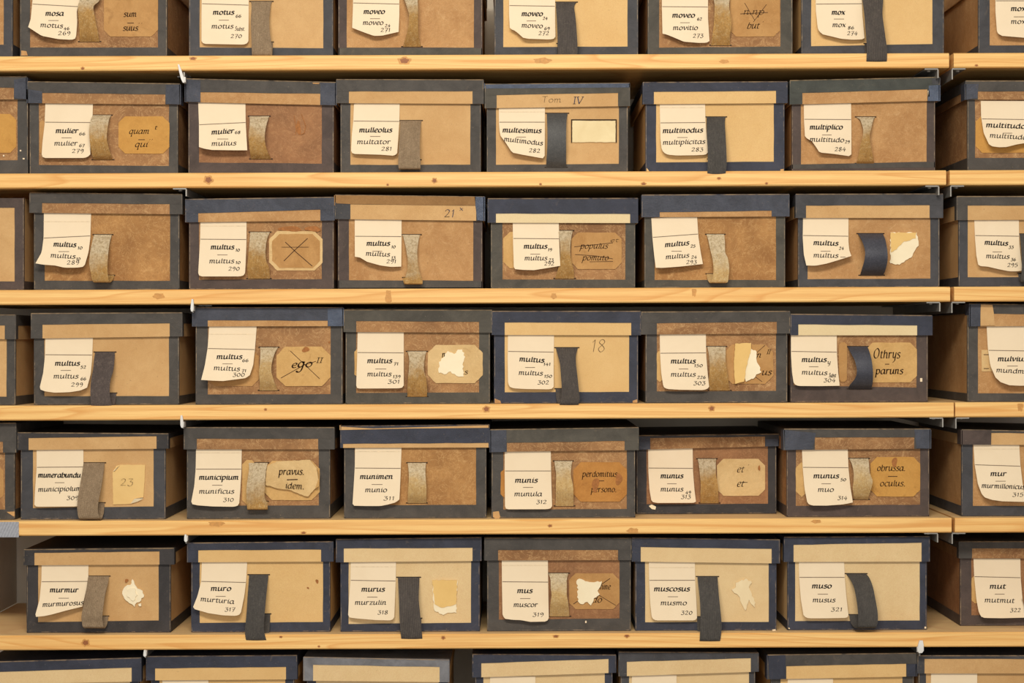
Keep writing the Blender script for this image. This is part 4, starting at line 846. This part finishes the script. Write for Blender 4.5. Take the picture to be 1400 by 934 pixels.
# ---- fifth row
box(5, '', (-186, 579, 22, 579, 619, 619), (-165, 604, 4, 604), (-182, 20), (-165, 7, 697, 697), ('brown', 'brown', 'char', 'char'),
    None, None, [('oct', -60, 636, 5, 685, 8, 'label_brown', []), ('chip', [(9, 700), (18, 706), (20, 706), (20, 699.5)], CM('kraft'))], label='box cut off by the left edge on the fifth shelf, worn lower corner')
box(5, 'munerabundus', (24, 592, 230, 593.5, 613.5, 615.5), (39, 599, 214, 596.5), (29, 226), (45, 210, 695, 692.5), ('kraft', 'kraft', 'grey', 'black'),
    dict(L=[(50, 614), (50, 640), (48, 670), (47, 690)], B=[(48, 692.3), (53, 693), (104, 692.6), (108, 691.5)], R=[(114, 614), (114, 640), (111.5, 670), (111, 689)], curl=(.007, .007), rule=(639, 638.5),
         w=[('A', 'munerabundu', 52, 110, 653), ('-', 75, 88, 660), ('B', 'municipiolum', 52, 111, (672.5, 671)), num('309', 91, 108, 683.5)]),
    dict(m='taupe', b=.021, rows=[(114, 143, 633), (113, 142, 642), (110, 139.5, 660), (107, 136.5, 677), (105.5, 134, 690), (106, 134, 701), (108, 137, 709)], ret=(124, 143, 688)),
    [('torn', [(154, 645), (159, 637), (164, 635.5), (198.5, 635.5), (197.5, 660), (196, 680), (187, 684), (178, 689), (154.5, 690)], 'note', .25), ('curl', [(154, 645, .0018), (159, 640, .005), (165, 635.5, .0018), (157, 643.5, .004)], 'torn'), ('curl', [(178, 689, .0019), (184, 682, .005), (195, 680, .0055), (196, 682, .002), (188, 686, .002)], 'torn'),
     ('pen', '23', 164, 183, 664, 9, .7, 'pencil', .0022)])
box(5, 'municipium and 310', (251.5, 585, 457, 585, 614.5, 614.5), (269, 600, 435, 600), (256, 451), (268, 436, 691.5, 691), ('brown', 'brown', 'char', 'char'),
    dict(L=[(268, 613), (267.5, 642), (265.5, 665), (261.5, 686)], B=[(263, 689.5), (270, 691), (290, 692.5), (320, 693), (325, 691.5)], R=[(330.5, 613), (330, 645), (328.5, 670), (327, 688)], crease=619, curl=(.011, .008), rule=(641.5, 641.5),
         w=[('A', 'municipium', 272, 326, 656), ('-', 290, 304, 663.5), ('B', 'munificus', 272, 320, 675), num('310', 305, 320, 686)]),
    dict(m='gold', b=.014, rows=[(340, 366, 633), (340.5, 364, 642), (338.5, 362.5, 655), (337, 362, 668), (337, 362, 680), (337.5, 365.5, 690), (338, 366, 696)], ret=(339, 366, 686)),
    [('oct', 331, 629, 350, 690, 6, 'label_light', []), ('oct', 361, 630, 437, 684, 11, 'label_light', []), ('torn', [(364, 645), (366, 637), (378, 631), (424, 629), (433, 640), (436, 660), (431, 668), (421, 679), (410, 676), (396, 670), (380, 668), (363, 663)], 'label_pale', .5, .005),
     ('pen', 'pravus.', 381, 416, 649, 6.2, 1.5, 'brown', .0056), ('line', [(392, 656), (407, 655.5)], 1.1, 'brown', .0056), ('pen', 'idem.', 390, 416, (667.5, 669), 5.8, 1.3, 'brown', .0056), ('curl', [(431, 668, .005), (436, 655, .005), (433, 640, .004), (437, 650, .0075), (436, 665, .0075)], 'label_light')])
box(5, 'munimen and 311', (465.5, 583, 669, 581, 612, 612.5), (469, 607, 668, 605.5), (471, 664.5), (485, 651, 691, 690.5), ('gold', 'kraft', 'char', 'navy'),
    dict(L=[(485.5, 611), (485, 640), (483.5, 665), (482, 689)], B=[(483.5, 691.5), (500, 692), (520, 692), (530, 690), (541, 687)], R=[(549, 611), (548, 640), (547, 665), (546, 683)], crease=617.5, curl=(.008, .01), rule=(640, 640.5),
         w=[('A', 'munimen', 492, 537, 655), ('-', 508, 523, 662.5), ('B', 'munio', 499, 529, 673), num('311', 524, 540, 684)]),
    dict(m='pale', b=.013, rows=[(557.5, 582.5, 633), (558.5, 581.5, 642), (559, 582, 655), (558, 583, 668), (557.5, 583, 679), (557.5, 582.5, 688)]), [],
    [('patch', [(466, 583.5), (510, 586), (669, 581.5), (669, 585), (560, 586), (466, 588)], CM('kraft'))])
box(5, 'munis and 312', (670.5, 588, 873, 585, 615.5, 618), (693, 605.5, 854, 603), (672.5, 868), (688, 857, 697, 696), ('brown', 'brown', 'char', 'olive'),
    dict(L=[(690, 617), (690, 650), (690.5, 692)], B=[(691.5, 695.5), (695, 696.5), (748, 696.3), (753, 695)], R=[(753, 616), (753.5, 650), (754.8, 692)], curl=(.006, .006), rule=(644, 644),
         w=[('A', 'munis', 704, 735, 660), ('-', 715, 729, 666.5), ('B', 'munula', 703, 741, 678.5), num('312', 733, 748, 689)]),
    dict(m='pale', b=.012, rows=[(758, 782.5, 630.5), (759, 781, 639), (760.5, 780.5, 650), (760, 783, 662), (760, 784, 674), (759.5, 784, 692)]),
    [('oct', 684.5, 642, 695, 680, 4, 'label_orange', []), ('oct', 784, 632, 857, 686, 10, 'label_orange', [('u', 'perdomitius.', 796, 846, 652, 5.6, 1.3), ('-', 815, 826, 657.5), ('u', 'persono.', 808, 843, 673, 5.6, 1.3)]), ('stain', 814, 663, 5, 9, .0013), ('stain', 846, 655, 5, 7, .0013), ('chip', [(674, 700), (674, 707), (681, 711), (684, 707), (682, 699)], CM('kraft'))],
    [('patch', [(670.5, 588.5), (692.5, 588), (692.5, 618), (670.5, 618.5)], TM('slate'))])
box(5, 'munus and 313', (873, 596, 1065.5, 594, 610, 615), (889, 599, 1046, 597), (870.5, 1061), (884, 1050, 689.5, 689), ('red', 'brown', 'black', 'black'),
    dict(L=[(886, 614), (886.5, 645), (888, 670), (890.5, 684)], B=[(893, 687), (900, 687.8), (948, 687.6)], R=[(947, 613), (947.5, 645), (949.5, 670), (951.5, 686)], curl=(.008, .007), rule=(640, 640.5),
         w=[('A', 'munus', 903, 934, 654), ('-', 912, 925, 661.5), ('B', 'munus', 903, 934, 672), ('s', '49', 937, 945, 675.5), num('313', 931, 945, 682)]),
    dict(m='gold', b=.011, rows=[(954, 979, 627.5), (955.5, 978.5, 636), (957, 979, 650), (958, 981.5, 664), (957.5, 982, 676), (957.5, 982.5, 688)]),
    [('oct', 980, 627.5, 1046, 678, 9, 'label_pale', [('i', 'et', 1007, 1017, 646, 6.4, 1.3), ('u', "'", 1021, 1025, 642), ('i', 'et', 1007, 1017, 665.5, 6.4, 1.5), ('x', [(1015, 660), (1022, 659.5)], .8)]), ('torn', [(887, 692), (891, 690), (897, 693), (896, 697), (891, 696)], 'torn', .8), ('stain', 1038, 640, 1.4, 4, .0013)],
    [('patch', [(873, 596.5), (889, 597.5), (888.5, 614.5), (873, 615)], TM('slate')), ('patch', [(1046, 600.5), (1065.5, 600), (1065.5, 610), (1046.5, 610.5)], TM('slate'))], y0=.05)
box(5, 'munus and 314', (1072, 587, 1272, 587, 613.5, 615.5), (1114, 598, 1250, 598), (1076, 1270), (1088, 1258, 692, 690), ('brown', 'brown', 'brown', 'char'),
    dict(L=[(1096.5, 615), (1097.5, 640), (1100, 668), (1103.5, 686)], B=[(1106, 690), (1112, 691.3), (1130, 691.4), (1150, 690), (1158, 688.8)], R=[(1159, 613), (1160, 640), (1162.5, 665), (1166, 687)], curl=(.013, .011), rule=(639, 639.5),
         w=[('A', 'munus', 1112, 1147, 654), ('s', '50', 1149, 1157, 658), ('-', 1123, 1136, 661.5), ('B', 'muo', 1118, 1140, 672.5), num('314', 1145, 1159, 683.5)]),
    dict(m='pale', b=.015, rows=[(1161, 1187, 627), (1164.5, 1188, 634), (1167, 1189, 646), (1167, 1193, 658), (1166, 1191, 668), (1167, 1188, 678), (1168, 1187, 683)]),
    [('oct', 1088, 632, 1104, 680, 8, 'label_light', []), ('oct', 1190, 625, 1258, 679, 9, 'label_gold', [('u', 'obrussa.', 1199, 1238, 644, 6, 1.4), ('-', 1214, 1227, 651.5), ('u', 'oculus.', 1203, 1238, 665, 6, 1.4)]), ('stain', 1223, 632, 4, 6, .0013)],
    [('patch', [(1072, 588), (1115.5, 592), (1111, 614.5), (1073, 615.5)], TM('slate')), ('patch', [(1250, 587.3), (1272, 587.3), (1271.5, 613.5), (1253, 613)], TM('slate'))])
box(5, '', (1315, 588, 1520, 592, 609, 608), (1355, 592, 1506, 593), (1315, 1514), (1330, 1500, 692, 692), ('tan', 'kraft', 'grey', 'char'),
    dict(L=[(1331, 608), (1332.5, 635), (1337, 662), (1342, 675)], B=[(1346, 680), (1356, 683.5), (1370, 685.5), (1398, 686.3)], R=[(1393.5, 608), (1395, 635), (1398, 660), (1402, 686)], crease=614, curl=(.016, .012), rule=(635.5, 637.5),
         w=[('A', 'mur', 1354, 1376, 651), ('-', 1361, 1375, 658), ('B', 'murmillonicus', 1342, 1401, (667, 669)), num('315', 1384, 1400, 679)]), None, [],
    [('patch', [(1315, 588.5), (1355.5, 588), (1355, 608), (1315, 608)], TM('brown'))], label='cut off box at right on the fifth short shelf, tag reading mur and 315')
# ---- sixth row
box(6, 'murmur and murmurosus', (32.5, 752, 238, 750, 772, 773), (47, 756, 218, 754), (37, 233), (52, 217, 851, 848.5), ('kraft', 'kraft', 'black', 'black'),
    dict(L=[(57, 772), (56.5, 795), (54, 820), (48.5, 840)], B=[(49, 843.5), (60, 842.5), (70, 840.5), (90, 835)], R=[(121, 772), (120.5, 795), (116, 815), (112.5, 829.5)], curl=(.016, .012), rule=(795.5, 795),
         w=[('A', 'murmur', 68, 107, 810), ('-', 80, 94, 818), ('B', 'murmurosus', 58, 114, (830, 827))]),
    dict(m='taupe', b=.021, rows=[(120.5, 149, 788), (119.5, 148, 796), (117, 144, 812), (114, 141.5, 828), (111.5, 140, 842), (112, 140.5, 851), (114, 142, 858)], ret=(136, 148, 843)),
    [('torn', [(167, 812), (170, 803), (174, 800), (178, 800), (181, 792), (184, 799), (188, 805), (195, 808), (197, 814), (193, 821), (187, 824), (184, 830), (180, 826), (172, 821), (169, 816)], 'torn', 1.2, .0022), ('torn', [(174, 806), (184, 804), (188, 814), (182, 822), (174, 816)], 'torn', 1.2, .0032), ('torn', [(189, 826), (193, 825), (193, 829), (190, 829)], 'torn', .5), ('stain', 173, 794, 2.4, 2.4)],
    [])
box(6, 'muro and 317', (256, 743, 455.5, 741, 768, 769), (271, 752.5, 439, 751.5), (262, 451), (273, 441.5, 852, 850.5), ('light', 'light', 'navy', 'navy'),
    dict(L=[(276, 768), (275, 795), (270, 815), (264, 830)], B=[(266, 833), (285, 838.5), (305, 841.5), (322, 842.2), (327, 841)], R=[(338, 768), (336.5, 795), (334, 815), (329.5, 837)], curl=(.014, .011), rule=(795, 796.5),
         w=[('A', 'muro', 288, 316, 808), ('-', 295, 308.5, 815.5), ('B', 'murturia', 274, 320, (822, 826)), num('317', 307, 322, 836)]),
    dict(m='dark', b=.023, rows=[(340.5, 367, 786), (340, 366, 796), (338.5, 364, 815), (337.5, 362.5, 832), (336, 361, 850), (335, 361, 862), (336.5, 364, 875)], ret=(352, 369.5, 840)),
    [('stain', 433.5, 795, 2, 2.8), ('stain', 421, 804, 1.6, 1.2)])
box(6, 'murus and 318', (459.5, 738, 658, 735.5, 767, 769), (470, 750, 646, 749), (466, 655.5), (476.5, 644, 853.5, 851.5), ('beige', 'beige', 'navy', 'navy'),
    dict(L=[(479.5, 769), (479, 795), (477, 820), (476, 841)], B=[(478, 844.5), (490, 846), (515, 848), (533, 848.4), (537, 847)], R=[(541.5, 768), (541, 795), (540, 820), (539, 844)], crease=775, curl=(.009, .009), rule=(793.5, 794.5),
         w=[('A', 'murus', 494, 526, 809), ('-', 502, 516, 816.5), ('B', 'murzulin', 485, 528, 827), num('318', 516, 531, 840)]),
    dict(m='ribbed', b=.023, rows=[(544, 573.5, 789.5), (544.5, 573, 800), (545.5, 572.5, 820), (546, 574.5, 840), (547, 576, 858), (548.5, 577.5, 873)], ret=(548, 576, 846)),
    [('torn', [(592, 795), (625.5, 794), (624, 820), (624, 838), (612, 838), (606, 841), (594, 835), (592, 815)], 'torn', .8), ('torn', [(591, 793.5), (625, 794), (624, 826), (616, 829), (604, 831), (594, 826)], 'torn_yellow', .7, .0022)])
box(6, 'mus and 319', (662.5, 736, 863.5, 736.5, 766, 766.5), (681, 752, 845, 752), (666.5, 862), (682, 847, 847.5, 845.5), ('red', 'brown', 'char', 'char'),
    dict(L=[(686, 765), (686.3, 800), (687, 840)], B=[(689.5, 846), (700, 847.5), (712, 848), (725, 850.4), (745, 850), (748.5, 848.5)], R=[(749, 765), (749.5, 800), (750.3, 845)], crease=773, curl=(.009, .007), rule=(795.5, 796),
         w=[('A', 'mus', 707, 728, 811), ('-', 711, 725, 818.5), ('B', 'muscor', 702, 735, 830), num('319', 728, 744, 843)]),
    dict(m='pale', b=.012, rows=[(750, 777, 784), (752.5, 775, 792), (753, 775, 804), (754, 775, 814), (752.5, 777, 826), (751.5, 778.5, 843)]),
    [('oct', 778, 784, 847, 833, 9, 'label_brown', [('x', [(784, 826), (834, 791)], .9), ('x', [(806, 806), (842, 828)], .7), ('u', 'hine', 820, 835, 806, 5.6, 1.2), ('i', 'do', 809, 823, 824, 6, 1.4)]),
     ('torn', [(789, 793), (795, 792), (806, 796), (814, 796), (823, 795), (821, 802), (817, 808), (820, 813), (812, 818), (808, 828), (803, 823), (794, 826), (790, 822)], 'torn', 1.4, .0026), ('chip', [(800, 849), (800, 852), (802, 852), (802, 849)], PM('tag'))], [])
box(6, 'muscosus and 320', (864, 736, 1066, 738.5, 770.5, 768), (876, 748, 1055, 750.5), (869, 1061), (882, 1051, 851, 850.5), ('beige', 'beige', 'navy', 'navy'),
    dict(L=[(887, 768), (887.5, 795), (889, 825), (891, 843)], B=[(893.5, 847.5), (898, 848.4), (948, 848.4), (951.5, 847.5)], R=[(950, 768), (950.5, 795), (952, 820), (953, 845)], crease=776, curl=(.007, .007), rule=(793.5, 793.5),
         w=[('A', 'muscosus', 894, 943, 808.5), ('-', 913, 927, 816), ('B', 'musmo', 903, 939, 827.5), num('320', 931, 947, 840.5)]),
    dict(m='dark', b=.024, rows=[(953.5, 981, 788.5), (954.5, 981.5, 798), (956.5, 983, 816), (957.5, 985, 835), (957.5, 986.5, 853), (957, 986, 866), (956.5, 984.5, 876)], ret=(953, 980, 844)),
    [('torn', [(1000, 806), (1006, 803), (1006, 797), (1014, 793), (1022, 792), (1028, 797), (1024, 803), (1028, 812), (1033, 824), (1032, 831), (1027, 826), (1024, 820), (1021, 830), (1019, 835), (1014, 826), (1010, 815), (1004, 811)], 'torn_faint', 1.3), ('chip', [(968, 806), (968, 808), (970, 808), (970, 806)], PM('tag')),
     ('chip', [(1056, 861), (1056, 863.5), (1060.5, 863), (1060.5, 860.5)], PM('tag'))])
box(6, 'muso and 321', (1072, 735, 1271, 734, 768, 768.5), (1085, 745, 1260, 742), (1077, 1266.5), (1087, 1257.5, 849.5, 848.5), ('beige', 'beige', 'navy', 'navy'),
    dict(L=[(1092, 767), (1092.5, 790), (1095, 820), (1098.5, 841)], B=[(1102, 844.8), (1108, 845.5), (1130, 845.5), (1155, 845), (1159, 844)], R=[(1154, 767), (1155, 790), (1157, 815), (1160, 841)], curl=(.011, .009), rule=(789.5, 789.5),
         w=[('A', 'muso', 1110, 1137, 804.5), ('-', 1118, 1132, 812.5), ('B', 'musus', 1111, 1142, 823.5), num('321', 1136, 1152, 836)]),
    dict(m='dark', b=.03, rows=[(1157, 1184, 784.5), (1162, 1189, 791), (1167.5, 1193.5, 803), (1171, 1197, 820), (1173, 1200, 838), (1173.5, 1200, 850), (1172, 1197.5, 858)], ret=(1161, 1185, 841)),
    [('chip', [(1077.2, 858), (1077.2, 861), (1080, 861), (1080, 859)], PM('tag')), ('chip', [(1264, 857), (1264, 859.5), (1266.3, 859.5), (1266.3, 857)], PM('tag'))])
box(6, '', (1311, 741, 1515, 741, 764, 763.5), (1329, 750, 1500, 750), (1313, 1511), (1328, 1496, 841.5, 841), ('red', 'brown', 'brown', 'char'),
    dict(L=[(1331, 764), (1332, 789), (1335, 820), (1338, 836)], B=[(1341, 843), (1346, 845), (1370, 845.4), (1405, 844.5)], R=[(1395, 764), (1395.5, 790), (1398, 820), (1402, 844)], curl=(.013, .011), rule=(788.5, 790),
         w=[('A', 'mut', 1353, 1375, 805), ('-', 1360, 1373.5, 812.5), ('B', 'mutmut', 1346, 1387, (823.5, 824.5)), num('322', 1381, 1396, 837)]), None, [('oct', 1328.5, 787, 1340, 825, 4, 'label_light', [])], [],
    y0=.035, label='box cut off by the right edge on the sixth shelf, tag reading mut and 322')
# ---- bottom row: only the lids and the tops of the tags are in the picture
def low(lid, strip, body, panel, mats, card, label, lidx=()):
    box(7, '', lid, strip, body, (panel[0], panel[1], 1006, 1005), mats, card and dict(L=[(card[0], card[2]), (card[0] - 1, 970), (card[0] - 2, 1004)], R=[(card[1], card[2]), (card[1], 970), (card[1] - 1, 1004)], rule=(953, 953)), None, [], lidx, label=label)
low((-22, 906, 193, 900, 932, 936), (-8, 919, 180, 913), (-18, 190), (-5, 178), ('beige', 'beige', 'navy', 'navy'), None, 'navy edged box cut off at the lower left corner of the bottom row')
low((200, 898, 406, 896.5, 929, 930.5), (212, 914, 391, 912), (207, 402), (218, 390), ('light', 'light', 'navy', 'navy'), (222, 285, 930), 'navy edged box on the bottom shelf, second from the left')
low((415, 899, 614, 903, 933, 931), (428, 909, 601, 912), (420, 612), (432, 600), ('beige', 'beige', 'navy', 'glare'), (443, 505, 934), 'pale grey lidded box on the bottom shelf, third from the left')
low((646, 895, 842, 896, 920, 926.5), (658, 907, 832, 901), (650, 837), (661, 827), ('beige', 'beige', 'navy', 'navy'), (670, 732, 925), 'navy edged box on the bottom shelf below mus, fourth from the left')
low((846, 892, 1037, 893, 918.5, 925), (857, 905, 1026.5, 900), (849, 1032), (860, 1024), ('beige', 'beige', 'grey', 'grey'), (864, 925, 923), 'dark edged box on the bottom shelf below muscosus')
low((1049.5, 896, 1253, 893.5, 925, 929), (1075, 911, 1239, 907.5), (1054, 1249), (1067, 1234), ('light', 'light', 'char', 'char'), (1077, 1139, 928), 'charcoal lidded box on the bottom shelf below muso',
    [('patch', [(1049.5, 896.5), (1074, 896), (1074.5, 928.5), (1052, 929)], TM('navy')), ('patch', [(1239, 908), (1253, 908), (1252.5, 925), (1240.5, 925)], TM('navy'))])
low((1254.5, 897, 1458, 897, 921, 921), (1264, 901, 1445, 901), (1256, 1455), (1266, 1443), ('kraft', 'kraft', 'grey', 'grey'), (1273, 1336, 921), 'dark edged box cut off at the lower right corner of the bottom row')
